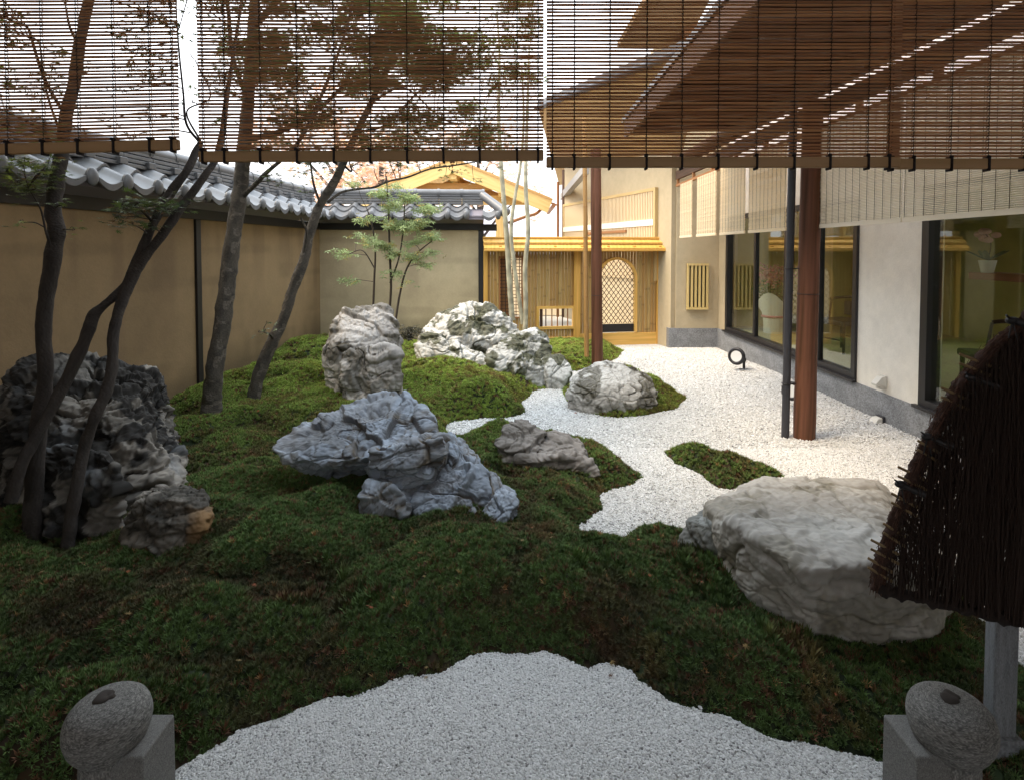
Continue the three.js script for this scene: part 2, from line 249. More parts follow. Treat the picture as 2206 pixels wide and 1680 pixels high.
// loose gravel stones lying on the bed, larger looking near the camera
{
  const st = new THREE.IcosahedronGeometry(1, 0), p = st.attributes.position;
  for (let i = 0; i < p.count; i++) { const v = V3().fromBufferAttribute(p, i), k = 1 + 0.22 * noise(v.x * 1.7, v.y * 1.7, v.z * 1.7 + 3); p.setXYZ(i, v.x * k, v.y * k * 0.75, v.z * k); }
  const sg = toCreasedNormals(st, 0.9);
  const list = [];
  const scatter = (n, z0, z1, r0, r1, test) => { for (let i = 0, made = 0; made < n && i < n * 12; i++) { const z = -Math.sqrt(rr(z0 * z0, z1 * z1)), x = rr(-4.2, 3.68); if (Math.abs(x) > -z * 0.93 + 0.15) continue; const sd = sdAt(x, z); if (sd > 0.015 || !test(x, z)) continue; made++; list.push([x, z, rr(r0, r1)]); } };
  scatter(120000, 1.75, 2.9, 0.0030, 0.0060, (x, z) => true);
  scatter(85000, 2.6, 5.2, 0.0042, 0.0078, (x, z) => true);
  scatter(75000, 5.0, 10.6, 0.0055, 0.0095, (x, z) => true);
  // a few stray pebbles on the moss edge
  for (let i = 0; i < 900; i++) { const z = -rr(1.8, 6), x = rr(-3, 3.4), sd = sdAt(x, z); if (sd > 0 && sd < 0.05 * rnd()) list.push([x, z, rr(0.005, 0.009)]); }
  const im = new THREE.InstancedMesh(sg, std([1, 1, 1], 0.9), list.length), m = new THREE.Matrix4(), q = new THREE.Quaternion(), c = new THREE.Color();
  list.forEach(([x, z, r], i) => {
    q.setFromEuler(new THREE.Euler(rr(-0.5, 0.5), rr(0, 6.3), rr(-0.5, 0.5)));
    const sd = sdAt(x, z), y = Math.max(gravelY(x, z), sd > 0 ? mossY(x, z, sd) + 0.012 : -1) + r * rr(-0.1, 0.8);
    m.compose(V3(x, y, z), q, V3(r * rr(0.8, 1.3), r * rr(0.7, 1.1), r * rr(0.8, 1.2))); im.setMatrixAt(i, m);
    const k = rnd() < 0.06 ? rr(0.2, 0.4) : rr(0.49, 0.74); im.setColorAt(i, c.setRGB(k, k * 0.99, k * 0.965));
  });
  im.name = 'gravel_stones'; im.castShadow = im.receiveShadow = true; im.userData = { kind: 'stuff', label: 'small white gravel stones covering the courtyard bed' }; scene.add(im);
}
// moss: short upright star tufts
{
  const tuft = (n, h, lean) => {
    const pos = [];
    for (let i = 0; i < n; i++) {
      const a = i / n * 6.283 + rr(-0.3, 0.3), l = lean * rr(0.3, 1), hh = h * rr(0.65, 1), w = h * 0.075, bx0 = Math.cos(a) * h * 0.22 * rnd(), bz0 = Math.sin(a) * h * 0.22 * rnd();
      const tx = bx0 + Math.cos(a) * l * h, tz = bz0 + Math.sin(a) * l * h, ox = -Math.sin(a) * w, oz = Math.cos(a) * w, mx = mix(bx0, tx, 0.4), mz = mix(bz0, tz, 0.4), my = hh * 0.6;
      pos.push(bx0 - ox, 0, bz0 - oz, bx0 + ox, 0, bz0 + oz, mx + ox, my, mz + oz, bx0 - ox, 0, bz0 - oz, mx + ox, my, mz + oz, mx - ox, my, mz - oz, mx - ox, my, mz - oz, mx + ox, my, mz + oz, tx, hh, tz);
    }
    const g = new THREE.BufferGeometry(); g.setAttribute('position', new THREE.Float32BufferAttribute(pos, 3)); g.computeVertexNormals(); return g;
  };
  const mat = new THREE.MeshPhysicalMaterial({ color: 0xffffff, roughness: 0.9, side: THREE.DoubleSide });
  const make = (geo, list) => {
    const im = new THREE.InstancedMesh(geo, mat, list.length), m = new THREE.Matrix4(), q = new THREE.Quaternion(), c = new THREE.Color(), up = V3(0, 1, 0);
    list.forEach(([x, z, s], i) => {
      const sd = sdAt(x, z), y = mossY(x, z, sd), e = 0.03, nx = mossY(x - e, z) - mossY(x + e, z), nz = mossY(x, z - e) - mossY(x, z + e);
      const n = V3(nx / (2 * e) * 0.7 + rr(-0.25, 0.25), 1, nz / (2 * e) * 0.7 + rr(-0.25, 0.25)).normalize();
      q.setFromUnitVectors(up, n).multiply(new THREE.Quaternion().setFromAxisAngle(up, rr(0, 6.28)));
      m.compose(V3(x, y - 0.006, z), q, V3(s, s * rr(0.7, 1.3), s)); im.setMatrixAt(i, m);
      const cu = cushions(x + 0.1 * noise(x * 3, z * 3, 6), z, 2.1, 40) * 0.75 + 0.5 * cushions(x, z + 0.05 * noise(x * 6, z * 6, 8), 4.7, 60), b = 0.9 * fbm(x * 2.2 + 4, z * 2.2, 7, 3) + 0.35 * noise(x * 11, z * 11, 5) + 0.55 - 0.85 * cu, red = 0.6 * sstep(0.34, 0.6, fbm(x * 3.3, z * 3.3, 21, 2) + 0.25 * noise(x * 16, z * 16, 8)), brown = sstep(0.0, 0.5, b), v = rr(0.55, 1.3) * mix(0.55, 1.4, clamp(cu)), far = sstep(3.5, 7.5, -z);  // cushion tops brightened and hollows darkened: relief shading put into the tint
      let R = mix(0.066, 0.21, far), Gn = mix(0.110, 0.28, far), B = mix(0.026, 0.045, far); R = mix(R, mix(0.075, 0.16, far), brown * 0.75); Gn = mix(Gn, mix(0.056, 0.15, far), brown * 0.75); B = mix(B, 0.025, brown);  // far tufts paler: sunlit tone put into the colour
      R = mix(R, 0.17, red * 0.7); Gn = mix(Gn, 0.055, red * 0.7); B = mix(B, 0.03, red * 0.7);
      if (rnd() < 0.13) { R = 0.13; Gn = 0.06; B = 0.03; } else if (rnd() < 0.02) { R = 0.24; Gn = 0.13; B = 0.05; }
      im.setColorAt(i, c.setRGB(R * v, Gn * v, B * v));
    });
    im.name = numbered('moss_tufts'); im.castShadow = im.receiveShadow = true; im.userData = { kind: 'stuff', label: 'dense green and rusty hair moss tufts' }; scene.add(im);
  };
  const gen = (n, z0, z1, s0, s1) => { const l = []; for (let i = 0; l.length < n && i < n * 20; i++) { const z = -Math.sqrt(rr(z0 * z0, z1 * z1)), x = rr(-4, 3.2); if (Math.abs(x) > -z * 0.95 + 0.3) continue; const sd = sdAt(x, z); if (sd < 0.004) continue; l.push([x, z, rr(s0, s1) * sstep(-0.02, 0.06, sd)]); } return l; };
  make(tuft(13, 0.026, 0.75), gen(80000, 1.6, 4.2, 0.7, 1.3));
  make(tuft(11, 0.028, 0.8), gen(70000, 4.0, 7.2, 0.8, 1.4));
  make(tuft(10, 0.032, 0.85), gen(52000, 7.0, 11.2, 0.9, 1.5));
  // taller rusty hair-moss tussocks
  const t = []; for (const [px, py, r, n] of [[1290, 1248, 0.13, 120], [1500, 1225, 0.14, 150], [1540, 1262, 0.12, 110], [1560, 1290, 0.1, 70], [780, 1290, 0.12, 90], [1385, 1150, 0.1, 90], [700, 1245, 0.12, 60], [1140, 765, 0.16, 90], [880, 712, 0.16, 80], [640, 1290, 0.12, 60], [1700, 1390, 0.12, 90]]) { const g = G(px, py, 0.1); for (let i = 0; i < n; i++) { const a = rr(0, 6.28), q = r * Math.sqrt(rnd()); t.push([g.x + Math.cos(a) * q, g.z + Math.sin(a) * q, rr(1.3, 2.1)]); } }
  make(tuft(13, 0.03, 0.55), t);
}

// ---------------------------------------------------------------- rocks
// a lump is the hull of its corner points, raised to a smooth body and broken up by ridges, bedding steps and pits
function lump(pts, o) {
  const hull = new ConvexHull().setFromPoints(pts), box = new THREE.Box3().setFromPoints(pts), c = box.getCenter(V3()), s = box.getSize(V3()).multiplyScalar(0.5);
  const planes = hull.faces.map((f) => { const n = f.normal.clone(), d = f.constant - n.dot(c); const m = V3(n.x * s.x, n.y * s.y, n.z * s.z), l = m.length(); return [m.x / l, m.y / l, m.z / l, Math.max(0.02, d / l)]; });
  const n = o.n ?? 70, sharp = o.sharp ?? 16, pos = [], idx = [], key = new Map();
  const faces = [[0, 1, 2, 1], [0, 1, 2, -1], [1, 2, 0, 1], [1, 2, 0, -1], [2, 0, 1, 1], [2, 0, 1, -1]];
  const ax = o.axis ? V3(...o.axis).normalize() : V3(0.1, 1, 0.15).normalize(), sd0 = o.seed ?? 0;
  for (const [a, b, w, sg] of faces) {
    const grid = [];
    for (let j = 0; j <= n; j++) for (let i = 0; i <= n; i++) {
      const d = [0, 0, 0]; d[a] = Math.tan((i / n * 2 - 1) * Math.PI / 4); d[b] = Math.tan((j / n * 2 - 1) * Math.PI / 4); d[w] = sg;
      const l = Math.hypot(...d), k = d.map((q) => Math.round(q / l * 1e5)).join();
      if (!key.has(k)) {
        const x = d[0] / l, y = d[1] / l, z = d[2] / l; let t = 0;
        for (const [nx, ny, nz, dd] of planes) { const q = (nx * x + ny * y + nz * z) / dd; if (q > 0) t += q ** sharp; }
        const r = 1.035 * t ** (-1 / sharp); key.set(k, pos.length); pos.push(V3(c.x + x * r * s.x, c.y + y * r * s.y, c.z + z * r * s.z));
      }
      grid.push(key.get(k));
    }
    for (let j = 0; j < n; j++) for (let i = 0; i < n; i++) { const q = j * (n + 1) + i, A = grid[q], B = grid[q + 1], C = grid[q + n + 1], D = grid[q + n + 2]; if (sg > 0) idx.push(A, B, D, A, D, C); else idx.push(A, D, B, A, C, D); }
  }
  const g = new THREE.BufferGeometry(); g.setAttribute('position', new THREE.Float32BufferAttribute(pos.flatMap((v) => [v.x, v.y, v.z]), 3)); g.setIndex(idx); g.computeVertexNormals();
  const P2 = g.attributes.position, N = g.attributes.normal, col = [], amp = o.amp ?? 0.04, f = o.freq ?? 4;
  for (let i = 0; i < P2.count; i++) {
    const v = V3().fromBufferAttribute(P2, i), nn = V3().fromBufferAttribute(N, i), x = v.x + sd0, y = v.y + sd0 * 1.3, z = v.z;
    const wx = x + 0.06 * noise(x * 5, y * 5, z * 5), wy = y + 0.06 * noise(x * 5 + 9, y * 5, z * 5), wz = z + 0.06 * noise(x * 5, y * 5 + 4, z * 5);
    let d = amp * (1.1 * fbm(wx * f, wy * f, wz * f, 4) + 0.6 * ridge(wx * f * 1.7, wy * f * 1.7, wz * f * 1.7, 5));
    // fracture facets at two sizes, flattened along the bedding
    const sq = (o.flat ?? 1.6) - 1, al = wx * ax.x + wy * ax.y + wz * ax.z, gx = wx + ax.x * al * sq, gy = wy + ax.y * al * sq, gz = wz + ax.z * al * sq, ff = o.ff ?? 4.5;
    const [f1, e1] = facets(gx * ff, gy * ff, gz * ff), [f2, e2] = facets(gx * ff * 2.7 + 9, gy * ff * 2.7, gz * ff * 2.7);
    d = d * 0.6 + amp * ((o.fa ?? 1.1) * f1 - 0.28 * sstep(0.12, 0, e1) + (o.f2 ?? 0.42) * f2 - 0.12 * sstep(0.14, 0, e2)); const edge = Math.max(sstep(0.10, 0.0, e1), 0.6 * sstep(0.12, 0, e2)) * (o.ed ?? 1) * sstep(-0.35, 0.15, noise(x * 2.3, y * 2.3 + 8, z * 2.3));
    // bedding: irregular steps along the axis
    const q = (x * ax.x + y * ax.y + z * ax.z) * (o.beds ?? 9) + 1.6 * fbm(x * 1.6, y * 1.6, z * 1.6, 3), fr = q - Math.floor(q);
    d += (o.step ?? 0.3) * amp * (sstep(0, 0.16, fr) - fr) * (0.5 + 0.5 * noise(x * 3, y * 3, z * 3 + Math.floor(q)));
    // cracks
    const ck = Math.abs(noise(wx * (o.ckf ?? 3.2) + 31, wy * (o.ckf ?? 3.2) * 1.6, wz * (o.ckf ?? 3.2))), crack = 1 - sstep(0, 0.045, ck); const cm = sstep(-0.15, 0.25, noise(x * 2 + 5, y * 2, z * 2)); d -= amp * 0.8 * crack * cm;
    d += amp * 0.45 * fbm(x * f * 5, y * f * 5, z * f * 5, 4) + amp * 0.1 * noise(x * 70, y * 70, z * 70);
    v.addScaledVector(nn, d); P2.setXYZ(i, v.x, v.y, v.z);
    const t = o.tone(v, nn, { x, y, z, crack: Math.max(crack * cm, 0.75 * edge), fr }); col.push(...t);  // cracks and facet borders are passed on to be painted as crevice shade
  }
  g.computeVertexNormals(); g.setAttribute('color', new THREE.Float32BufferAttribute(col, 3));
  return g;
}
const rockMat = std([1, 1, 1], 0.85, { vertexColors: true, bumpMap: null });
const greyTone = (lo, hi, stainAndShade = [0.06, 0.055, 0.03], amt = 0.6, fq = 6, cut = 0.02) => (v, n, e) => {
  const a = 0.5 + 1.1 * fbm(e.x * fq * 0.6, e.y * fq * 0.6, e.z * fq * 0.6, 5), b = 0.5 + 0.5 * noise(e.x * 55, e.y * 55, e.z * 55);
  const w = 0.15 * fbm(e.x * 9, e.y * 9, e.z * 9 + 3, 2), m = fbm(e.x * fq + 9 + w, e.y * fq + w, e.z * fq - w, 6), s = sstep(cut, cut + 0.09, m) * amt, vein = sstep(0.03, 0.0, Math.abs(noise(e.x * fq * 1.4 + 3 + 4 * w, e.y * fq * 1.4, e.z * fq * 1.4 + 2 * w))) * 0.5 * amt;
  return [0, 1, 2].map((i) => mix(mix(lo[i], hi[i], clamp(a + 0.35 * (b - 0.5))), stainAndShade[i] * (0.5 + b), clamp(s + vein + 0.75 * e.crack)));  // crack term paints ambient shade into crevices, on top of the stains
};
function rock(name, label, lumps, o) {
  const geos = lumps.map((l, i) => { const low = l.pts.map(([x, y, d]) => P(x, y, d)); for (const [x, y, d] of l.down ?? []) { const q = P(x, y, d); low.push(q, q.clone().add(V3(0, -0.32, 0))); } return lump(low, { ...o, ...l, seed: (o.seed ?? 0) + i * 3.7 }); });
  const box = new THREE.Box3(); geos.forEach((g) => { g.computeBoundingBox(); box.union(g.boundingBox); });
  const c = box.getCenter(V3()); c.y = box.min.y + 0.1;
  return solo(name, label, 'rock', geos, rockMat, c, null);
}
// seven main rocks
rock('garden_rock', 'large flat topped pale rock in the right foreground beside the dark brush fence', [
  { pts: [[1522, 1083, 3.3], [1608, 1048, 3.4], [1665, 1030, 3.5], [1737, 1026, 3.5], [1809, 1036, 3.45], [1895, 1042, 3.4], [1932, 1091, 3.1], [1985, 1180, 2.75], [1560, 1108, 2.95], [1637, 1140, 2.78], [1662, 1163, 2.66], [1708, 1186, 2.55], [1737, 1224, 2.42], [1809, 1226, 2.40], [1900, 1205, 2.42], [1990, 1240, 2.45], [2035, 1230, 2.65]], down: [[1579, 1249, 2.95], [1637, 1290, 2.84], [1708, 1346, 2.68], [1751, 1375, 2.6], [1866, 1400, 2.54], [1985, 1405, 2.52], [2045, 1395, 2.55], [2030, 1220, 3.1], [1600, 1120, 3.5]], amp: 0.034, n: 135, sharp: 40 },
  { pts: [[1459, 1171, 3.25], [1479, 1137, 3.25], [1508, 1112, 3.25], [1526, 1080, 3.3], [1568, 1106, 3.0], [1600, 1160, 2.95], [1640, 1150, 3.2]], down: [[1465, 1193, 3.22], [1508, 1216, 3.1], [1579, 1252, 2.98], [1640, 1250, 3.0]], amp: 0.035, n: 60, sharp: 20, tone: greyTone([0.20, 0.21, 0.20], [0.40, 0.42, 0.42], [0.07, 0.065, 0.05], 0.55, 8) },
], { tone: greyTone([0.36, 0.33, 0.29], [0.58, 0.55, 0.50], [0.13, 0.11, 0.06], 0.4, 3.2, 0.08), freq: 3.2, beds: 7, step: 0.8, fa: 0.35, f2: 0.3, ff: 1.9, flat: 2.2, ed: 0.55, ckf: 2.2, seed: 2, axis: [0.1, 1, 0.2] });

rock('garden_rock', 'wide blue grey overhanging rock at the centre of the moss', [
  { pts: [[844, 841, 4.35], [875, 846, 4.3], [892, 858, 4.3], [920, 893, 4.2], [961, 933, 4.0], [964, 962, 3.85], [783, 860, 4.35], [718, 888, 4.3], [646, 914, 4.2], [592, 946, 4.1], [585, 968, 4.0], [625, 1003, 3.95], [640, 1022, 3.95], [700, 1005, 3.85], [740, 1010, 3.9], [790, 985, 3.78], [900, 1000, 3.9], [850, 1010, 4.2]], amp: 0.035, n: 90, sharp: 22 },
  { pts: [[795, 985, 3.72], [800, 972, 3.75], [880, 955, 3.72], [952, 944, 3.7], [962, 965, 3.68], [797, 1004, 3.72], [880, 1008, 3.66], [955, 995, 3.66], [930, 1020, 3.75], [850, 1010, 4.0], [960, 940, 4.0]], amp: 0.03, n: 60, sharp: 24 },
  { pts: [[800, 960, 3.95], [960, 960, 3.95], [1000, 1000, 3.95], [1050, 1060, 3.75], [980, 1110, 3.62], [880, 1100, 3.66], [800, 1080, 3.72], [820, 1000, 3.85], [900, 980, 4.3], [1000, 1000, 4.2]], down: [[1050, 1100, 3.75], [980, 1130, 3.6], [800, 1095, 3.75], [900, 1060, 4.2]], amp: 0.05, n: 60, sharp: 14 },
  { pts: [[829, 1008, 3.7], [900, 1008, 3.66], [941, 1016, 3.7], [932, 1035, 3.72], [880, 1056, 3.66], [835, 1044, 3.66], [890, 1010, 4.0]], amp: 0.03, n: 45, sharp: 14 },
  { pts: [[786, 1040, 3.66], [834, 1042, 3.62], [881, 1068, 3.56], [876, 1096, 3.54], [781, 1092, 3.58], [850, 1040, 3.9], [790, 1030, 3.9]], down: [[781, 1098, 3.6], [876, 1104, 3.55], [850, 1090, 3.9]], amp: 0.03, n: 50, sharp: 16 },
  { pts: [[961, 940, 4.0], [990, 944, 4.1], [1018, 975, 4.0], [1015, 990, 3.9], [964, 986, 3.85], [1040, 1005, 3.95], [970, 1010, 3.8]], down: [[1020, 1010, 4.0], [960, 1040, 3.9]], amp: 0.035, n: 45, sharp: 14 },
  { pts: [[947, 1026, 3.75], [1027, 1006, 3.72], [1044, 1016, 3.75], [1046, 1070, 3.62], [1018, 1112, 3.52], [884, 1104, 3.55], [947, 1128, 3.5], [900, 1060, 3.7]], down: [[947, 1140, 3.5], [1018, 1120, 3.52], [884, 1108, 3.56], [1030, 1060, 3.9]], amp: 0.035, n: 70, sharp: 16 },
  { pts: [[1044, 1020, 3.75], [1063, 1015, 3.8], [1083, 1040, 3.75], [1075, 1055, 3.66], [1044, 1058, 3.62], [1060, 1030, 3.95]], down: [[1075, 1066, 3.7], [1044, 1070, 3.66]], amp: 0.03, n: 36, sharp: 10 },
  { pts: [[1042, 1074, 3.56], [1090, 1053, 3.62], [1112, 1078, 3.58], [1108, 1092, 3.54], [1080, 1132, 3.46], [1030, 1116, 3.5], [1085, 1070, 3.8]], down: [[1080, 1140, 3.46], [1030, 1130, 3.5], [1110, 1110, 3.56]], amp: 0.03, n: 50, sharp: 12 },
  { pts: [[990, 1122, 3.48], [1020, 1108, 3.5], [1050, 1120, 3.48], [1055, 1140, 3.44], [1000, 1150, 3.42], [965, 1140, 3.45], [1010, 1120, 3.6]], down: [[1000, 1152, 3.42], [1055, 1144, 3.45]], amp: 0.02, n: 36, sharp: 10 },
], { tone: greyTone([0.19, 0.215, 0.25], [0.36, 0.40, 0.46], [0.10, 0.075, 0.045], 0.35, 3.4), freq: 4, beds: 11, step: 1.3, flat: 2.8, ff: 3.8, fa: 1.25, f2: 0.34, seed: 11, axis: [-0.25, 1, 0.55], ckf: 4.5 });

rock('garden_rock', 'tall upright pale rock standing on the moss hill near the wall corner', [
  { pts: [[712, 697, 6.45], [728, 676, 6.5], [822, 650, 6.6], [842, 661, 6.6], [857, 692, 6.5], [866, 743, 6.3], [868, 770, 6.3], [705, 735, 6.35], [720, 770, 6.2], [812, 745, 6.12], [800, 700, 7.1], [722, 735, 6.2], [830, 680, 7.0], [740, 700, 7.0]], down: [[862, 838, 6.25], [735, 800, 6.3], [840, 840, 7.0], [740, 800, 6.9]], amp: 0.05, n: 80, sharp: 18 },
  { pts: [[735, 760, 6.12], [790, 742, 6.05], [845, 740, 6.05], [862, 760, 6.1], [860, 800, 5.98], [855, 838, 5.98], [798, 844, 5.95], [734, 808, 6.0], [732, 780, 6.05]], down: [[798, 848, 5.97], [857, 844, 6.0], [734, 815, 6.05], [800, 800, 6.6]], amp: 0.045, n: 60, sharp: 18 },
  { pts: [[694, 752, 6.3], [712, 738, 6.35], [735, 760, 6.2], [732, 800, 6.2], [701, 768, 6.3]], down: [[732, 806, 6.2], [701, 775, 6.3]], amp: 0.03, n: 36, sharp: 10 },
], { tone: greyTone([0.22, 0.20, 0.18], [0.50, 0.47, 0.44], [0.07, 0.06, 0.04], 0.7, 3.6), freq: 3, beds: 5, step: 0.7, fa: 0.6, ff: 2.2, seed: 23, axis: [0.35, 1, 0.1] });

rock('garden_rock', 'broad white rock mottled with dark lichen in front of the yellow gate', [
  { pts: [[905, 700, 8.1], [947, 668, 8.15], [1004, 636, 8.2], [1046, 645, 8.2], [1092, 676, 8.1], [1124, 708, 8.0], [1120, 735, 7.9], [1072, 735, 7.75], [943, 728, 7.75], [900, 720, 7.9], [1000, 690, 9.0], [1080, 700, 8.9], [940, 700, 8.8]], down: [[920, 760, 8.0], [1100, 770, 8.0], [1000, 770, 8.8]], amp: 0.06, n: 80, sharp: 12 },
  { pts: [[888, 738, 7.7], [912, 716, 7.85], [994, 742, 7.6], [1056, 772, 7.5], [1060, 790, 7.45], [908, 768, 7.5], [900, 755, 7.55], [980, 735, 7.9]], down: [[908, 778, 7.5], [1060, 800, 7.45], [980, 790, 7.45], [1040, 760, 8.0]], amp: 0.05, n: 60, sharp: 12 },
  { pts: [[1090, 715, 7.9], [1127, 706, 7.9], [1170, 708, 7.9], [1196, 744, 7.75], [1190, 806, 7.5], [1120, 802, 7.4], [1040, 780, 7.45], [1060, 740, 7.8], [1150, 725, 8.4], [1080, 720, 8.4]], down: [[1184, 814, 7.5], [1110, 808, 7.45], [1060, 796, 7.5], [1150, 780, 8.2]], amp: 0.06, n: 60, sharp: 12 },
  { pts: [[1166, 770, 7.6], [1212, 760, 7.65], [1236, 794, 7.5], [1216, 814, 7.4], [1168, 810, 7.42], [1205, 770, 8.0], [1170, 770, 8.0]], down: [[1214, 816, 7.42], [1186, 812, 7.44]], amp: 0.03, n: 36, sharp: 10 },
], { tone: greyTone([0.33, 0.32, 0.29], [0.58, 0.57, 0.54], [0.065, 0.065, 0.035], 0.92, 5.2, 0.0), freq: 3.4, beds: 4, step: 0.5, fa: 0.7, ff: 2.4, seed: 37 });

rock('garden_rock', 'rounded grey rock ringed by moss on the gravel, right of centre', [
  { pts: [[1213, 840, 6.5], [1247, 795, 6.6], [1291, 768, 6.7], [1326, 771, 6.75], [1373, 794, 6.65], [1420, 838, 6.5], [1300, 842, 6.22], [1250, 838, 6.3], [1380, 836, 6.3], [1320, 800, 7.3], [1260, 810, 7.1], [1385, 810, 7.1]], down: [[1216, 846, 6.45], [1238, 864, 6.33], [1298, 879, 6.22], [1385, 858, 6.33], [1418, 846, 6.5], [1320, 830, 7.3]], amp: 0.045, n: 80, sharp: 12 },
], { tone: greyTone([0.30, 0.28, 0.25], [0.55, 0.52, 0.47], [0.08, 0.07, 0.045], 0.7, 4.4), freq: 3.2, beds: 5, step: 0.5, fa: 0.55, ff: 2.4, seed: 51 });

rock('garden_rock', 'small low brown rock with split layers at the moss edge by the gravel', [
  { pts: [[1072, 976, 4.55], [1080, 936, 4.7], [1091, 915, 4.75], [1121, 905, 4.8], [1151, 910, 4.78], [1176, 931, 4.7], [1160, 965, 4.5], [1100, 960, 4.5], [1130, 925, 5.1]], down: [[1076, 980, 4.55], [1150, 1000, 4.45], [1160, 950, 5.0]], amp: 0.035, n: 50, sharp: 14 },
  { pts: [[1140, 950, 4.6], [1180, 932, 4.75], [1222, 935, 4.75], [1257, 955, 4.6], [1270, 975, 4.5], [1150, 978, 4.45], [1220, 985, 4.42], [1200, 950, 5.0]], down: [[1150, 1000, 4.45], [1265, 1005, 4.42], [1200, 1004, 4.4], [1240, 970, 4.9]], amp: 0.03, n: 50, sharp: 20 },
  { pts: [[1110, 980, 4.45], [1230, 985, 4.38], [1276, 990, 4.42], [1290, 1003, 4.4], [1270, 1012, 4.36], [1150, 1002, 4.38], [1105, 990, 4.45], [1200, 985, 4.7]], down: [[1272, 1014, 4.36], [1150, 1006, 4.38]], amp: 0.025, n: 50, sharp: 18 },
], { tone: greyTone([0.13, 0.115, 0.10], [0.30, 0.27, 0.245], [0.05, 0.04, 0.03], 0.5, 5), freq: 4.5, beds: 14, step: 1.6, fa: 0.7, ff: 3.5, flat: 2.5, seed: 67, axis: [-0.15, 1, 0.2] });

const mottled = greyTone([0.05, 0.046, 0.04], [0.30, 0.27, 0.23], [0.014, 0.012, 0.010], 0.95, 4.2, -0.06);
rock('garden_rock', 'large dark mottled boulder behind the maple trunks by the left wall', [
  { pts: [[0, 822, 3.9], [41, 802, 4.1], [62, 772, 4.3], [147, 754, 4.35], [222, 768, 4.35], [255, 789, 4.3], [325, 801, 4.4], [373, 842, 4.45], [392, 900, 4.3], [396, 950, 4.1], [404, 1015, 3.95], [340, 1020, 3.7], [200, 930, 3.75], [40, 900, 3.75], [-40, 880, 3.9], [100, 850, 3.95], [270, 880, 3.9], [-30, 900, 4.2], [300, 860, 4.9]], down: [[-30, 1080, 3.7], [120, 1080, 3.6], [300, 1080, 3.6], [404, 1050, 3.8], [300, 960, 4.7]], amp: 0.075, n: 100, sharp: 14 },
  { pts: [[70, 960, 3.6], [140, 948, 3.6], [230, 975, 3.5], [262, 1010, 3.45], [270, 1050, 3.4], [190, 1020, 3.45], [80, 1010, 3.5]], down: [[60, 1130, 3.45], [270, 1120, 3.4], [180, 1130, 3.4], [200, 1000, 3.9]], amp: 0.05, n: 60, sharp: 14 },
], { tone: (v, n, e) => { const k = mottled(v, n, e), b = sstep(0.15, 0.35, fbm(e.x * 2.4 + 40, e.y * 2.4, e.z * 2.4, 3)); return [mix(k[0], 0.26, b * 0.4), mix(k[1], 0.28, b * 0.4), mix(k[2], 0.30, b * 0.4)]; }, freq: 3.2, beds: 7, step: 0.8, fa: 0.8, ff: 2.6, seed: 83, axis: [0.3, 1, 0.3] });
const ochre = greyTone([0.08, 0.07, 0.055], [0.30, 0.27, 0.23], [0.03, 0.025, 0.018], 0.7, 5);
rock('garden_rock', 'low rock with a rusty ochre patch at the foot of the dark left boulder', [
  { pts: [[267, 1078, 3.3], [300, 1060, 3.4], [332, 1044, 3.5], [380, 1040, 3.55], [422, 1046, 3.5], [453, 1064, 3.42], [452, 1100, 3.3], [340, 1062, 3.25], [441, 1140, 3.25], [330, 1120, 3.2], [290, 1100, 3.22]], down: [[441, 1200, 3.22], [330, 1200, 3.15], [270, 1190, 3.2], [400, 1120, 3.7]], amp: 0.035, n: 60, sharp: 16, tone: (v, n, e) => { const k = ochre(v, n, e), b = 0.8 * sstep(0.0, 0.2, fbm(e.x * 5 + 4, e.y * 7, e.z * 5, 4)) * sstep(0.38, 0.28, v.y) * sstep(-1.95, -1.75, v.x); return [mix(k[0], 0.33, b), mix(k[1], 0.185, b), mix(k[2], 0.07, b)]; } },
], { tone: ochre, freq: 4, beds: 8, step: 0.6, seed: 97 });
// ---------------------------------------------------------------- plaster garden walls with tiled copings
const frame = (O, E) => { const t = E.clone().sub(O); const L = t.length(); t.normalize(); const n = V3(-t.z, 0, t.x); const at = (s, y, o) => V3(O.x + t.x * s + n.x * o, y, O.z + t.z * s + n.z * o);
  const hit = (px, py) => { const r = ray(px, py), k = (O.clone().sub(V3(0, EYE, 0)).dot(n)) / r.dot(n), q = r.multiplyScalar(k).add(V3(0, EYE, 0)); return { s: q.clone().sub(O).dot(t), y: q.y, p: q }; };
  return { O, E, t, n, L, at, hit }; };
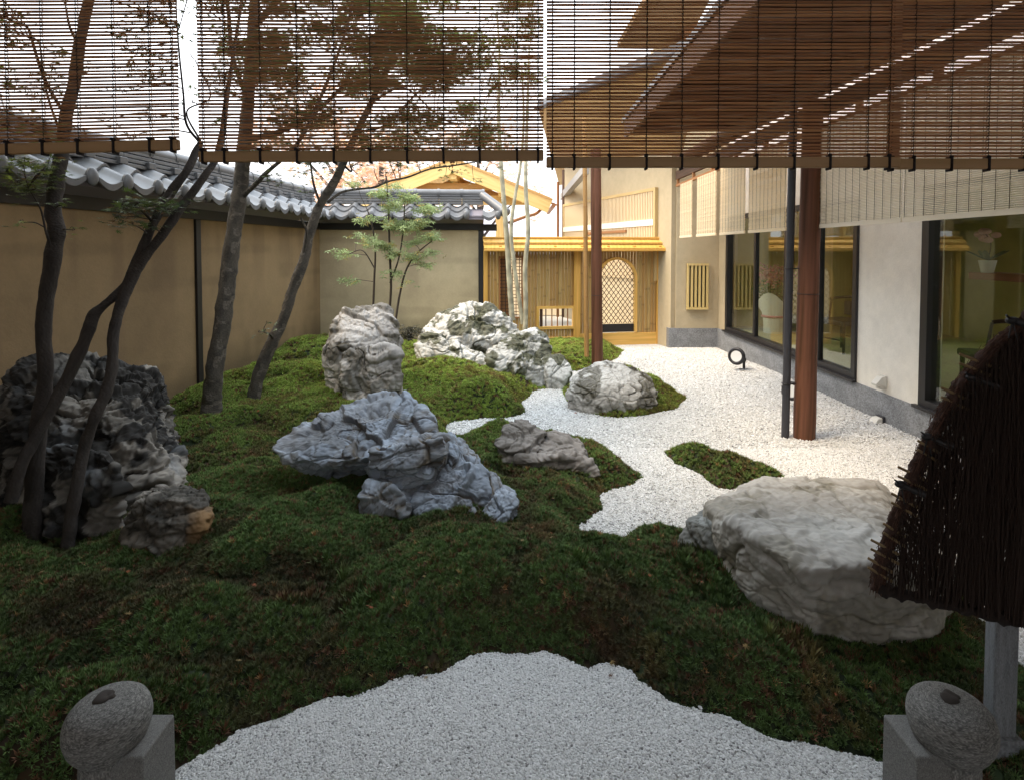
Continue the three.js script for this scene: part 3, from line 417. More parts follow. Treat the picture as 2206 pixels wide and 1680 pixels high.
// box in a frame: s0..s1 along, y0..y1 up, o0..o1 outwards
function fbx(f, s0, s1, y0, y1, o0, o1, r = 0) { const g = bx(s1 - s0, y1 - y0, o1 - o0, 0, 0, 0, r), c = f.at((s0 + s1) / 2, (y0 + y1) / 2, (o0 + o1) / 2); return g.applyMatrix4(new THREE.Matrix4().makeBasis(f.t, V3(0, 1, 0), f.n)).translate(c.x, c.y, c.z); }
function plasterFace(f, s0, s1, y0, y1, o0, o1, sd) {
  const L = s1 - s0, hh = y1 - y0, g = new THREE.BoxGeometry(L, hh, o1 - o0, Math.round(L / 0.05), Math.round(hh / 0.05), 1); uvBox(g, [L, hh, o1 - o0]); const p = g.attributes.position, col = [];
  for (let i = 0; i < p.count; i++) {
    const s = p.getX(i) + L / 2, y = p.getY(i) + (y0 + y1) / 2, damp = sstep(0.75, 0.1, y + 0.22 * fbm(s * 1.3, y, sd, 3) + 0.1 * noise(s * 7, sd)), run = sstep(0.15, 0.5, noise(s * 5.5, 3, sd) + 0.3 * noise(s * 19, y * 0.7, sd)) * sstep(0.9, 2.1, y + 0.5 * noise(s * 3, 9, sd)), bl = fbm(s * 0.8, y * 0.9, sd + 5, 3);
    const k = (1 + 0.16 * bl) * (1 - 0.42 * damp) * (1 - 0.16 * run); col.push(k, k * (1 - 0.02 * run + 0.02 * damp), k * (1 - 0.06 * damp));
  }
  g.setAttribute('color', new THREE.Float32BufferAttribute(col, 3));
  const c = f.at((s0 + s1) / 2, (y0 + y1) / 2, (o0 + o1) / 2); return g.applyMatrix4(new THREE.Matrix4().makeBasis(f.t, V3(0, 1, 0), f.n)).translate(c.x, c.y, c.z);
}
function tileGeo(f, s, p, o0, y0, o1, y1, eave) {
  const nu = 14, pos = [], uv = [], idx = [], prof = (u) => u < 0.62 ? -0.042 * Math.sin(Math.PI * u / 0.62) : 0.05 * Math.sin(Math.PI * (u - 0.62) / 0.38);
  const rows = [[o0, y0, 0], [o1, y1, 0]], th = 0.022;
  const put = (u, o, y) => { const q = f.at(s + u * p, y, o); pos.push(q.x, q.y, q.z); uv.push(u * p + s, o); };
  const strip = (A, B) => { const b = pos.length / 3; for (let i = 0; i <= nu; i++) { const u = i / nu; put(u, ...A(u)); put(u, ...B(u)); } for (let i = 0; i < nu; i++) { const a = b + i * 2; idx.push(a, a + 1, a + 2, a + 1, a + 3, a + 2); } };
  strip((u) => [o0, y0 + prof(u)], (u) => [o1, y1 + prof(u)]);                       // upper face
  strip((u) => [o0, y0 + prof(u) - th], (u) => [o0, y0 + prof(u)]);                  // front edge
  strip((u) => [o1, y1 + prof(u) - th], (u) => [o0, y0 + prof(u) - th]);             // under face
  const g0 = new THREE.BufferGeometry(); g0.setAttribute('position', new THREE.Float32BufferAttribute(pos, 3)); g0.setAttribute('uv', new THREE.Float32BufferAttribute(uv, 2)); g0.setIndex(idx); const g = g0.toNonIndexed(); g.computeVertexNormals(); const g2 = toCreasedNormals(g, 0.7);
  if (!eave) return g2;
  // drooping lip below the pan and the round boss on the roll
  const sh = [], ap = new THREE.Shape(); for (let i = 0; i <= 12; i++) { const u = i / 12 * 0.66 - 0.02; sh.push([u * p, prof(clamp(u, 0, 0.62))]); }
  ap.moveTo(...sh[0]); sh.slice(1).forEach((q) => ap.lineTo(...q)); for (let i = 12; i >= 0; i--) { const u = i / 12; ap.lineTo((u * 0.66 - 0.02) * p, -0.035 - 0.062 * Math.sin(Math.PI * u)); }
  const a = new THREE.ExtrudeGeometry(ap, { depth: 0.016, bevelEnabled: true, bevelSize: 0.004, bevelThickness: 0.004, bevelSegments: 1, curveSegments: 1 });
  const c = f.at(s, y0, o0); a.applyMatrix4(new THREE.Matrix4().makeBasis(f.t, V3(0, 1, 0), f.n)).translate(c.x, c.y, c.z);
  const b = new THREE.SphereGeometry(1, 14, 10).scale(p * 0.155, 0.078, 0.035), q = f.at(s + p * 0.81, y0 + 0.0, o0 + 0.01); b.applyMatrix4(new THREE.Matrix4().makeBasis(f.t, V3(0, 1, 0), f.n)).translate(q.x, q.y, q.z);
  return merge([g2, a, b]);
}
function gardenWall(f, label, pitch, s0, s1, posts, phase, endTile, plaster) {
  const g = thing('garden_wall', label, 'wall', f.at((s0 + s1) / 2, 0, -0.1), 'plastered garden walls');
  part('plaster_panel', plasterFace(f, s0, s1, -0.2, 2.15, -0.2, 0, pitch * 10), plaster, g);
  part('wall_beam', fbx(f, s0, s1, 2.15, 2.27, -0.21, 0.03, 0.005), M.blackWood, g);
  part('eave_board', slab([f.at(s0, 2.27, 0.03), f.at(s1, 2.27, 0.03), f.at(s1, 2.37, 0.24), f.at(s0, 2.37, 0.24)], V3(0, 0.03, 0)), M.fascia, g);
  part('roof_bed', slab([f.at(s0, 2.36, 0.24), f.at(s1, 2.36, 0.24), f.at(s1, 2.54, -0.12), f.at(s0, 2.54, -0.12)], V3(0, -0.03, 0)), M.fascia, g);
  part('roof_bed', slab([f.at(s0, 2.30, -0.45), f.at(s1, 2.30, -0.45), f.at(s1, 2.54, -0.12), f.at(s0, 2.54, -0.12)], V3(0, -0.03, 0)), M.fascia, g);
  for (const s of posts) part('wall_post', fbx(f, s - 0.045, s + 0.045, -0.15, 2.148, -0.02, 0.03, 0.004), M.blackWood, g);
  for (let s = s0 + phase; s + pitch < s1 + 0.01; s += pitch) {
    part('roof_tile', tileGeo(f, s, pitch, 0.31, 2.405, 0.07, 2.515, true), M.tile, g);
    part('roof_tile', tileGeo(f, s, pitch, 0.11, 2.527, -0.13, 2.625, false), M.tile, g);
    part('roof_tile', tileGeo(f, s, pitch, -0.6, 2.35, -0.2, 2.60, false), M.tile, g);
    if (!endTile) part('ridge_block', fbx(f, s + pitch * 0.68, s + pitch * 0.95, 2.63, 2.70, -0.09, -0.02, 0.008), M.tile, g);
  }
  const seg = 0.42; for (let s = s0; s < s1 - 0.05; s += seg) {
    const e = Math.min(s + seg, s1);
    for (let k = 0; k < 4; k++) part('ridge_tile', fbx(f, s + 0.003, e - 0.003, 2.62 + k * 0.048, 2.655 + k * 0.048, -0.27 + k * 0.014 - rr(0, 0.004), -0.05 - k * 0.014 + rr(-0.003, 0.003), 0.004), M.tile, g);
    const cap = cyl(f.at(s + 0.004, 2.825, -0.16), f.at(e - 0.004, 2.825, -0.16), 0.075, 0.075, 18); part('cap_tile', cap, M.tile, g);
    part('cap_band', cyl(f.at(e - 0.03, 2.825, -0.16), f.at(e + 0.02, 2.825, -0.16), 0.084, 0.084, 18), M.tile, g);
  }
  return g;
}
const corner = V3(-3.5, 0, -10.3), gateL = V3(-0.60, 0, -10.55);
const FL = frame(V3(-4.06, 0, -1.34), corner), FB = frame(corner, gateL);
gardenWall(FL, 'long tan plaster wall with grey tiled coping behind the maples on the left', 0.405, 0.2, FL.L, [FL.hit(426, 700).s, FL.hit(426, 700).s - 3.6], 0.155, false, M.plasterTanShade);
const backWall = gardenWall(FB, 'short tan plaster wall with tiled coping at the back, beside the yellow gate', 0.33, 0.0, FB.L, [FB.L - 0.05], 0.02, true, M.plasterTanLit);
{ // hip end of the back coping: a roll down to the corner, its round end tile and the beam end
  const a = FB.at(FB.L - 0.02, 2.80, -0.14), b = FB.at(FB.L + 0.36, 2.47, 0.26);
  part('hip_roll', cyl(a, b, 0.075, 0.085, 16), M.tile, backWall); part('end_tile', sphere(0.1, b.x, b.y, b.z, 1.1, 0.9, 1), M.tile, backWall);
  part('roof_tile', tileGeo(FB, FB.L - 0.02, 0.33, 0.31, 2.405, 0.07, 2.515, true), M.tile, backWall);
  part('beam_end', fbx(FB, FB.L, FB.L + 0.24, 2.14, 2.26, -0.12, 0.02, 0.004), M.blackWood, backWall);
}

// ---------------------------------------------------------------- yellow bamboo fence with arched opening
{
  const f = frame(gateL.clone(), V3(2.80, 0, -11.1)), g = thing('bamboo_gate_fence', 'yellow cedar fence of upright bamboo strips with an arched lattice opening', 'fence', f.at(f.L / 2, 0, 0));
  const S = (px, py = 640) => f.hit(px, py).s, Y = (px, py) => f.hit(px, py).y;
  const sp = { l: [S(1041), S(1050)], m: [S(1235), S(1249)], r: [S(1413), S(1426)] };
  for (const k of ['l', 'm', 'r']) part('post', fbx(f, sp[k][0], sp[k][1], -0.1, 1.80, -0.06, 0.06, 0.005), M.yellowWood, g);
  part('sill_board', fbx(f, sp.l[1], sp.m[0], -0.02, Y(1150, 727), -0.03, 0.045, 0.004), M.yellowWood2, g);
  part('sill_board', fbx(f, sp.m[1], sp.r[0], -0.02, Y(1330, 717), -0.03, 0.045, 0.004), M.yellowWood2, g);
  part('foot_stone', fbx(f, sp.m[1] - 0.3, sp.r[1] + 0.3, -0.15, -0.005, -0.15, 0.13, 0.01), M.granite, g);
  part('top_rail', fbx(f, sp.l[1], sp.m[0], 1.76, 1.815, -0.04, 0.04, 0.004), M.yellowWood, g);
  part('top_rail', fbx(f, sp.m[1], sp.r[0], 1.76, 1.815, -0.04, 0.04, 0.004), M.yellowWood, g);
  // board roof: two lapped boards each side and a ridge board
  const s0 = -0.02, s1 = S(1447, 540), top = 2.02;
  part('roof_board', slab([f.at(s0, 1.80, 0.30), f.at(s1, 1.80, 0.30), f.at(s1, 1.90, 0.12), f.at(s0, 1.90, 0.12)], V3(0, 0.028, 0)), M.yellowWood, g);
  part('roof_board', slab([f.at(s0, 1.905, 0.20), f.at(s1 - 0.03, 1.905, 0.20), f.at(s1 - 0.03, 1.985, 0.02), f.at(s0, 1.985, 0.02)], V3(0, 0.028, 0)), M.yellowWood2, g);
  part('roof_board', slab([f.at(s0, 1.80, -0.30), f.at(s1, 1.80, -0.30), f.at(s1, 1.985, 0.0), f.at(s0, 1.985, 0.0)], V3(0, 0.028, 0)), M.yellowWood, g);
  part('ridge_board', fbx(f, s0, s1 - 0.06, 2.0, 2.035, -0.09, 0.09, 0.006), M.yellowWood2, g);
  part('fascia_board', fbx(f, s0, s1, 1.772, 1.80, 0.285, 0.305, 0.003), M.yellowWood, g);
  for (let s = 0.25; s < s1; s += 0.5) part('rafter', fbx(f, s, s + 0.05, 1.83, 1.87, -0.2, 0.27, 0.003), M.yellowWood, g);
  // openings
  const win = [S(1077), S(1123), Y(1100, 683), Y(1100, 556)], low = [S(1161), S(1233), Y(1197, 703), Y(1197, 665)];
  const ac = S(1328), ar = S(1365.5) - ac, sill = Y(1340, 715), spring = Y(1340, 601), archTop = (s) => { const q = (s - ac) / ar; return Math.abs(q) < 1 ? spring + ar * 1.05 * Math.sqrt(1 - q * q) : null; };
  // bamboo strips, cut round the openings
  const strips = [0, 1, 2].map((i) => std(null, 0.5, { map: tex(64, (u, v) => { const k = (0.75 + 0.25 * pn(u * 16, v * 2, 2, i)) * (1 - 0.25 * pn(u * 3, v * 3, 3, i + 4)); const nd = Math.abs(v - 0.5) < 0.02 ? 0.75 : 1; const c = [[0.52, 0.32, 0.10], [0.45, 0.26, 0.08], [0.56, 0.38, 0.14]][i]; return c.map((x) => x * k * nd); }) }));
  const w = 0.058, dark = std([0.07, 0.035, 0.02], 0.8);
  for (const [a, b, bot] of [[sp.l[1], sp.m[0], Y(1150, 727)], [sp.m[1], sp.r[0], Y(1330, 717)]]) {
    const n = Math.round((b - a) / w), ww = (b - a) / n;
    for (let i = 0; i < n; i++) {
      const c = a + (i + 0.5) * ww; let cuts = [];
      if (c > win[0] && c < win[1]) cuts.push([win[2], win[3]]);
      if (c > low[0] - 0.05 && c < low[1] + 0.05) cuts.push([low[2] - 0.05, low[3] + 0.05]);
      const at = archTop(c) ?? (Math.abs(c - ac) < ar + 0.05 ? spring + 0.02 : null); if (at) cuts.push([sill - 0.03, at]);
      let y = bot; const spans = []; for (const [u, v] of cuts) { spans.push([y, u]); y = v; } spans.push([y, 1.76]);
      const mt = strips[Math.floor(rnd() * 3)];
      for (const [u, v] of spans) if (v - u > 0.02) { const q = new THREE.CylinderGeometry(ww * 0.48, ww * 0.48, v - u, 8, 1), uv = q.attributes.uv, o = rnd(); for (let k = 0; k < uv.count; k++) uv.setXY(k, uv.getX(k), uv.getY(k) * (v - u) * 1.3 + o); q.scale(1, 1, 0.55); const p = f.at(c, (u + v) / 2, 0.012 + rr(-0.003, 0.003)); q.applyMatrix4(new THREE.Matrix4().makeBasis(f.t, V3(0, 1, 0), f.n)).translate(p.x, p.y, p.z); part('bamboo_strip', q, mt, g); }
    }
  }
  // tall lattice window of twigs
  const lw = part('lattice_window', [fbx(f, win[0] - 0.03, win[0], win[2], win[3], -0.03, 0.04), fbx(f, win[1], win[1] + 0.03, win[2], win[3], -0.03, 0.04), fbx(f, win[0] - 0.03, win[1] + 0.03, win[3], win[3] + 0.03, -0.03, 0.04), fbx(f, win[0] - 0.03, win[1] + 0.03, win[2] - 0.03, win[2], -0.03, 0.04)], M.orangeWood, g);
  for (let i = 0; i < 6; i++) { const s = mix(win[0], win[1], (i + 0.5) / 6); part('lattice_rod', cyl(f.at(s, win[2], 0.01), f.at(s, win[3], 0.01), 0.008, 0.008, 6), dark, lw); }
  for (let i = 0; i < 17; i++) { const y = mix(win[2], win[3], (i + 0.5) / 17); part('lattice_rod', cyl(f.at(win[0], y, 0.022), f.at(win[1], y, 0.022), 0.0065, 0.0065, 6), dark, lw); }
  part('back_board', fbx(f, win[0], mix(win[0], win[1], 0.42), win[2], win[3], -0.07, -0.055), M.orangeWood, lw);
  // low barred window
  const lf = part('low_window', [fbx(f, low[0] - 0.05, low[0], low[2] - 0.05, low[3] + 0.05, -0.03, 0.05), fbx(f, low[1], low[1] + 0.03, low[2] - 0.05, low[3] + 0.05, -0.03, 0.05), fbx(f, low[0], low[1], low[3], low[3] + 0.05, -0.03, 0.05), fbx(f, low[0], low[1], low[2] - 0.05, low[2], -0.03, 0.05)], M.yellowWood2, g);
  for (const x of [1166, 1176, 1189, 1201, 1212, 1223]) { const s = S(x, 684), r = x === 1166 ? 0.028 : 0.011; part('window_bar', cyl(f.at(s, low[2], 0), f.at(s, low[3], 0), r, r, 8), x % 2 ? M.orangeWood : dark, lf); }
  // arched opening: bent frame, crossed lattice, dark kick board
  const pts = []; pts.push([ar, sill]); for (let i = 0; i <= 24; i++) { const a = i / 24 * Math.PI; pts.push([ar * Math.cos(a), spring + ar * 1.05 * Math.sin(a)]); } pts.push([-ar, sill]);
  const sh = new THREE.Shape(), big = (q) => [q[0] * (1 + 0.05 / ar), q[1] > spring ? spring + (q[1] - spring) * (1 + 0.05 / (ar * 1.05)) : q[1]];
  pts.map(big).forEach((q, i) => i ? sh.lineTo(...q) : sh.moveTo(...q)); [...pts].reverse().forEach((q) => sh.lineTo(...q));
  const fg = new THREE.ExtrudeGeometry(sh, { depth: 0.09, bevelEnabled: false }).applyMatrix4(new THREE.Matrix4().makeBasis(f.t, V3(0, 1, 0), f.n)), fo = f.at(ac, 0, -0.03); fg.translate(fo.x, fo.y, fo.z);
  const arch = part('arch_frame', fg, M.yellowWood2, g);
  part('kick_board', fbx(f, ac - ar, ac + ar, sill, Y(1340, 698), -0.02, 0.02), M.blackWood, arch);
  const y0 = Y(1340, 698), y1 = spring + ar * 1.05, inside = (s, y) => y > y0 && (y < spring ? Math.abs(s) < ar : (s / ar) ** 2 + ((y - spring) / (ar * 1.05)) ** 2 < 1);
  for (const d of [1, -1]) for (let c = -3; c < 3; c += 0.092) {   // rods s = d*(y - y0)/1.25 + c
    let lo = null, hi = null; for (let k = 0; k <= 120; k++) { const y = mix(y0, y1, k / 120), s = d * (y - y0) / 1.3 + c; if (inside(s, y)) { lo ??= y; hi = y; } }
    if (lo !== null && hi - lo > 0.03) part('lattice_rod', cyl(f.at(ac + d * (lo - y0) / 1.3 + c, lo, d * 0.008), f.at(ac + d * (hi - y0) / 1.3 + c, hi, d * 0.008), 0.0065, 0.0065, 5), dark, arch);
  }
}
// ---------------------------------------------------------------- what lies beyond the gate
{
  const ow = frame(V3(-3, 0, -17.5), V3(9, 0, -15.2)); const g = thing('outer_wall', 'pale cream wall seen through the openings of the yellow fence', 'wall', ow.at(6, 0, 0));
  part('plaster_panel', fbx(ow, 0, ow.L, -0.1, 1.55, -0.2, 0), std([0.72, 0.6, 0.42], 0.9), g); part('coping', fbx(ow, 0, ow.L, 1.55, 1.66, -0.28, 0.08, 0.02), M.tile, g);
}
{ // roofed gate beyond: gable of yellow cedar, copper downpipes
  const cedar = std(null, 0.6, { map: woodTex([0.78, 0.53, 0.22], 0.25) }), cedarO = std(null, 0.6, { map: woodTex([0.6, 0.34, 0.13], 0.3) }); const z = -13.4, at = (px, py, dz = 0) => P(px, py, -z + dz), g = thing('roofed_gate', 'yellow cedar gate pavilion with gabled roof beyond the garden wall', 'gate', V3(at(975, 500).x, 0, z - 0.6));
  const A = at(975, 348), Lp = at(775, 424), R = at(1187, 434), back = V3(0, 0, -2.2), th = V3(0, 0.07, 0);
  for (const [q, e] of [[Lp, -1], [R, 1]]) {
    part('roof', slab([A, q, q.clone().add(back), A.clone().add(back)], th), std(null, 0.9, { map: woodTex([0.16, 0.09, 0.06], 0.4) }), g);
    part('barge_board', bar(A.clone().add(V3(e * 0.03, -0.11, 0.05)), q.clone().add(V3(-e * 0.02, -0.11, 0.05)), 0.05, 0.34), cedar, g);
    part('barge_trim', bar(A.clone().add(V3(e * 0.02, 0.045, 0.07)), q.clone().add(V3(0, 0.045, 0.07)), 0.05, 0.05), cedarO, g);
    part('soffit_board', slab([A.clone().add(V3(0, -0.03, 0)), q.clone().add(V3(0, -0.03, 0)), q.clone().add(back).add(V3(0, -0.03, 0)), A.clone().add(back).add(V3(0, -0.03, 0))], V3(0, -0.025, 0)), cedar, g);
    const px = mix(A.x, q.x, 0.5), py = mix(A.y, q.y, 0.5) - 0.24; part('purlin', bar(V3(px, py, z + 0.02), V3(px, py, z - 2.2), 0.16, 0.18, 0.005), cedar, g);
  }
  part('ridge_beam', bar(V3(A.x, A.y - 0.3, z + 0.02), V3(A.x, A.y - 0.3, z - 2.2), 0.18, 0.22, 0.005), cedar, g);
  const ty = at(975, 428).y; part('tie_beam', bar(V3(at(850, 428).x, ty, z - 0.5), V3(at(1165, 428).x, ty, z - 0.5), 0.14, 0.22, 0.01), cedar, g);
  part('tie_beam', bar(V3(at(890, 400).x, at(975, 398).y, z - 0.45), V3(at(1085, 400).x, at(975, 398).y, z - 0.45), 0.12, 0.16, 0.01), cedarO, g);
  part('king_post', bar(V3(A.x, ty + 0.1, z - 0.5), V3(A.x, A.y - 0.4, z - 0.5), 0.14, 0.14, 0.01), cedar, g);
  part('gable_panel', slab([V3(A.x, A.y - 0.25, z - 0.75), V3(at(860, 420).x, ty, z - 0.75), V3(at(1120, 420).x, ty, z - 0.75)], V3(0, 0, -0.03)), cedarO, g);
  for (const x of [1075, 880]) { const q = at(x, 500); part('post', bar(V3(q.x, -0.1, z - 0.5), V3(q.x, ty, z - 0.5), 0.18, 0.18, 0.01), cedar, g); part('post', bar(V3(q.x, -0.1, z - 1.9), V3(q.x, ty, z - 1.9), 0.18, 0.18, 0.01), cedar, g); }
  part('gutter', cyl(R.clone().add(V3(0.06, -0.1, 0.15)), R.clone().add(V3(0.06, -0.12, -2.3)), 0.05, 0.05, 10), M.copper, g);
  part('downpipe', limb([[at(1166, 436), 0.035], [at(1168, 447), 0.035], [at(1160, 457), 0.035], [at(1130, 468, -1), 0.035], [at(1098, 480, -2), 0.035]], 30, 8, 0), M.copper, g);
  part('downpipe', limb([[at(1176, 436), 0.022], [at(1198, 441), 0.022], [at(1202, 446), 0.022], [at(1202, 480), 0.022], [at(1201, 560), 0.022]], 30, 8, 0), M.copper, g);
}
{ // low neighbouring roof showing between the gate and the house
  const g = thing('neighbour_house', 'distant pale house with a low tiled roof between gate and wing', 'house', V3(3, 0, -34));
  part('wall', bx(9, 2.4, 4, 2.5, 1.2, -35), std([0.6, 0.57, 0.55], 0.9), g);
  part('roof', slab([V3(-2.5, 2.4, -32.4), V3(7.5, 2.4, -32.4), V3(7.0, 3.6, -35), V3(-2.0, 3.6, -35)], V3(0, 0.1, 0)), std([0.33, 0.31, 0.36], 0.7), g);
}
// ---------------------------------------------------------------- the house on the right
const FX = 3.7, SILL = 0.36, wz = (px) => -FX * F / (px - CX);     // depth on the facade plane below the horizon of a pixel column
const house = thing('main_house', 'white plastered house wing with black framed windows and granite base on the right', 'house', V3(5.2, 0, -6));
{
  const z0 = -10.6, w1a = PX(1566, 640, FX).z, w1b = PX(1850, 640, FX).z, w2a = PX(1989, 700, FX).z, w2b = -2.3, T = 2.38;
  const yz = (y0, y1, za, zb, x0, x1) => bx(x1 - x0, y1 - y0, Math.abs(zb - za), (x0 + x1) / 2, (y0 + y1) / 2, (za + zb) / 2);
  part('end_wall', bx(FX - 2.84, 3.6, 0.16, (FX + 2.84) / 2 + 0.08, SILL + 1.8, z0 - 0.08), M.plasterBeige, house);
  part('facade_wall', yz(SILL, 3.9, z0 - 0.16, w1a, FX + 0.0, FX + 0.18), M.plasterBeige, house);
  part('facade_wall', yz(SILL, T, w1b, w2a, FX, FX + 0.18), M.plasterWhite, house);
  part('facade_wall', yz(T, 3.9, w1a, -0.5, FX + 0.002, FX + 0.178), M.plasterWhite, house);
  part('facade_wall', yz(SILL, T, w2b, -0.5, FX, FX + 0.18), M.plasterWhite, house);
  part('granite_base', yz(-0.15, SILL, z0, -0.5, FX - 0.022, FX + 0.2), M.granite, house);
  part('granite_base', bx(FX - 2.80, SILL + 0.15, 0.2, (FX + 2.80) / 2 - 0.012, (SILL - 0.15) / 2, z0 + 0.125 - 0.2), M.granite, house);
  const window_ = (za, zb, mull, label) => {
    const L = Math.abs(zb - za), fr = part('window', [yz(SILL, SILL + 0.09, za, zb, FX - 0.03, FX + 0.1), yz(T - 0.07, T, za, zb, FX - 0.03, FX + 0.1), yz(SILL + 0.09, T - 0.07, za, za + 0.09, FX - 0.03, FX + 0.1), yz(SILL + 0.09, T - 0.07, zb - 0.07, zb, FX - 0.03, FX + 0.1)], M.blackMetal, house);
    part('sill', yz(SILL + 0.002, SILL + 0.03, za - 0.03, zb + 0.03, FX - 0.07, FX - 0.031), M.blackMetal, fr);
    const ms = [za + 0.09, ...mull, zb - 0.07];
    mull.forEach((m) => part('mullion', yz(SILL + 0.09, T - 0.07, m - 0.035, m + 0.035, FX - 0.01, FX + 0.05), M.blackMetal, fr));
    for (let i = 0; i + 1 < ms.length; i++) { const a = ms[i] + (i ? 0.035 : 0), b = ms[i + 1] - (i + 2 < ms.length ? 0.035 : 0); part('pane', yz(SILL + 0.09, T - 0.07, a, b, FX + 0.02, FX + 0.026), M.glass, fr); }
  };
  window_(w1a, w1b, [PX(1626, 640, FX).z, PX(1692, 640, FX).z, PX(1764, 640, FX).z]);
  window_(w2a, w2b, [-3.9]);
  // room
  part('room_floor', bx(3.2, 0.04, 10.2, FX + 1.78, SILL - 0.02 + 0.04, -5.55), std(null, 0.6, { map: woodTex([0.42, 0.36, 0.22], 0.15) }), house);
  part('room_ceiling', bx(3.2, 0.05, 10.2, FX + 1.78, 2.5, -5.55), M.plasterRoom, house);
  // the far side of the room: wall with openings added to light it
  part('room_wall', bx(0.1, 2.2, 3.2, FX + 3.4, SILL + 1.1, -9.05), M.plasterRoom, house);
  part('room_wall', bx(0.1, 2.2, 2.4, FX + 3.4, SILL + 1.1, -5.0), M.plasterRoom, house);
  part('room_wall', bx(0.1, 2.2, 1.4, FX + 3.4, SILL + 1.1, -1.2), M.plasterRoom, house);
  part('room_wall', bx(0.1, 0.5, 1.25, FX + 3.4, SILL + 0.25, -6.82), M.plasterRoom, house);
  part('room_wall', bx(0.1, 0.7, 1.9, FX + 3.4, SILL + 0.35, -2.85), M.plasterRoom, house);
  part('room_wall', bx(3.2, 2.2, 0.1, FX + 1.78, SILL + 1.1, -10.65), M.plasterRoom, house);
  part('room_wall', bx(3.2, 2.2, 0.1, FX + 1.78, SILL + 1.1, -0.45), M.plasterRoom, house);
  part('room_pillar', bx(0.14, 2.1, 0.3, 4.75, SILL + 1.05, -4.8), std([0.3, 0.28, 0.14], 0.8), house);
  part('room_pillar', bx(0.12, 2.1, 0.12, 4.6, SILL + 1.05, -8.6), M.paleWood, house);
  // verandah eave: soffit, rafters, pole beam, transom and clear roof strip over the walk
  part('soffit', slab([V3(1.45, 3.34, -7.7), V3(1.45, 3.34, -1.0), V3(2.98, 3.44, -1.0), V3(2.98, 3.44, -7.7)], V3(0, 0.1, 0)), M.soffit, house);
  part('eave_fascia', bx(0.03, 0.2, 6.9, 1.43, 3.36, -4.25), M.darkBrown, house);
  for (let z = -7.5; z < -1.1; z += 0.42) part('rafter', bar(V3(1.5, 3.30, z), V3(2.96, 3.395, z), 0.06, 0.07), M.darkBrown, house);
  part('pole_beam', cyl(V3(2.78, 3.34, -10.5), V3(2.78, 3.34, -1.0), 0.07, 0.07, 14), M.darkBrown, house);
  const TX = 2.88, ty = (k) => EYE + k;
  part('transom_rail', yz(ty(1.135), ty(1.175), -10.55, -1.2, TX, TX + 0.05), M.orangeWood, house);
  part('transom_rail', yz(ty(1.262), ty(1.41), -10.55, -1.2, TX, TX + 0.06), M.darkBrown, house);
  part('transom_rail', yz(ty(1.475), ty(1.66), -10.55, -1.2, TX, TX + 0.06), M.darkBrown, house);
  for (let z = -10.5; z < -1.3; z += 0.92) part('transom_post', yz(ty(1.175), ty(1.262), z, z + 0.05, TX + 0.004, TX + 0.046), M.orangeWood, house);
  part('roof_sheet', slab([V3(2.99, 3.52, -10.5), V3(2.99, 3.52, -1.0), V3(FX, 3.7, -1.0), V3(FX, 3.7, -10.5)], V3(0, 0.01, 0)), new THREE.MeshPhysicalMaterial({ color: new THREE.Color().setRGB(0.92, 0.91, 0.95), transmission: 0.92, roughness: 0.8, thickness: 0, side: THREE.DoubleSide }), house);
  part('main_roof', slab([V3(1.4, 3.48, -7.8), V3(1.4, 3.48, -0.9), V3(3.0, 3.6, -0.9), V3(3.0, 3.6, -7.8)], V3(0, 0.06, 0)), M.tile, house);
  part('main_roof', slab([V3(3.7, 3.9, -10.6), V3(3.7, 3.9, -0.9), V3(7.4, 4.9, -0.9), V3(7.4, 4.9, -10.6)], V3(0, 0.1, 0)), M.tile, house);
  // upper storey seen through the blinds
  part('upper_wall', bx(3.5, 2.4, 5, 6.2, 5.6, -9), M.plasterBeige, house);
}
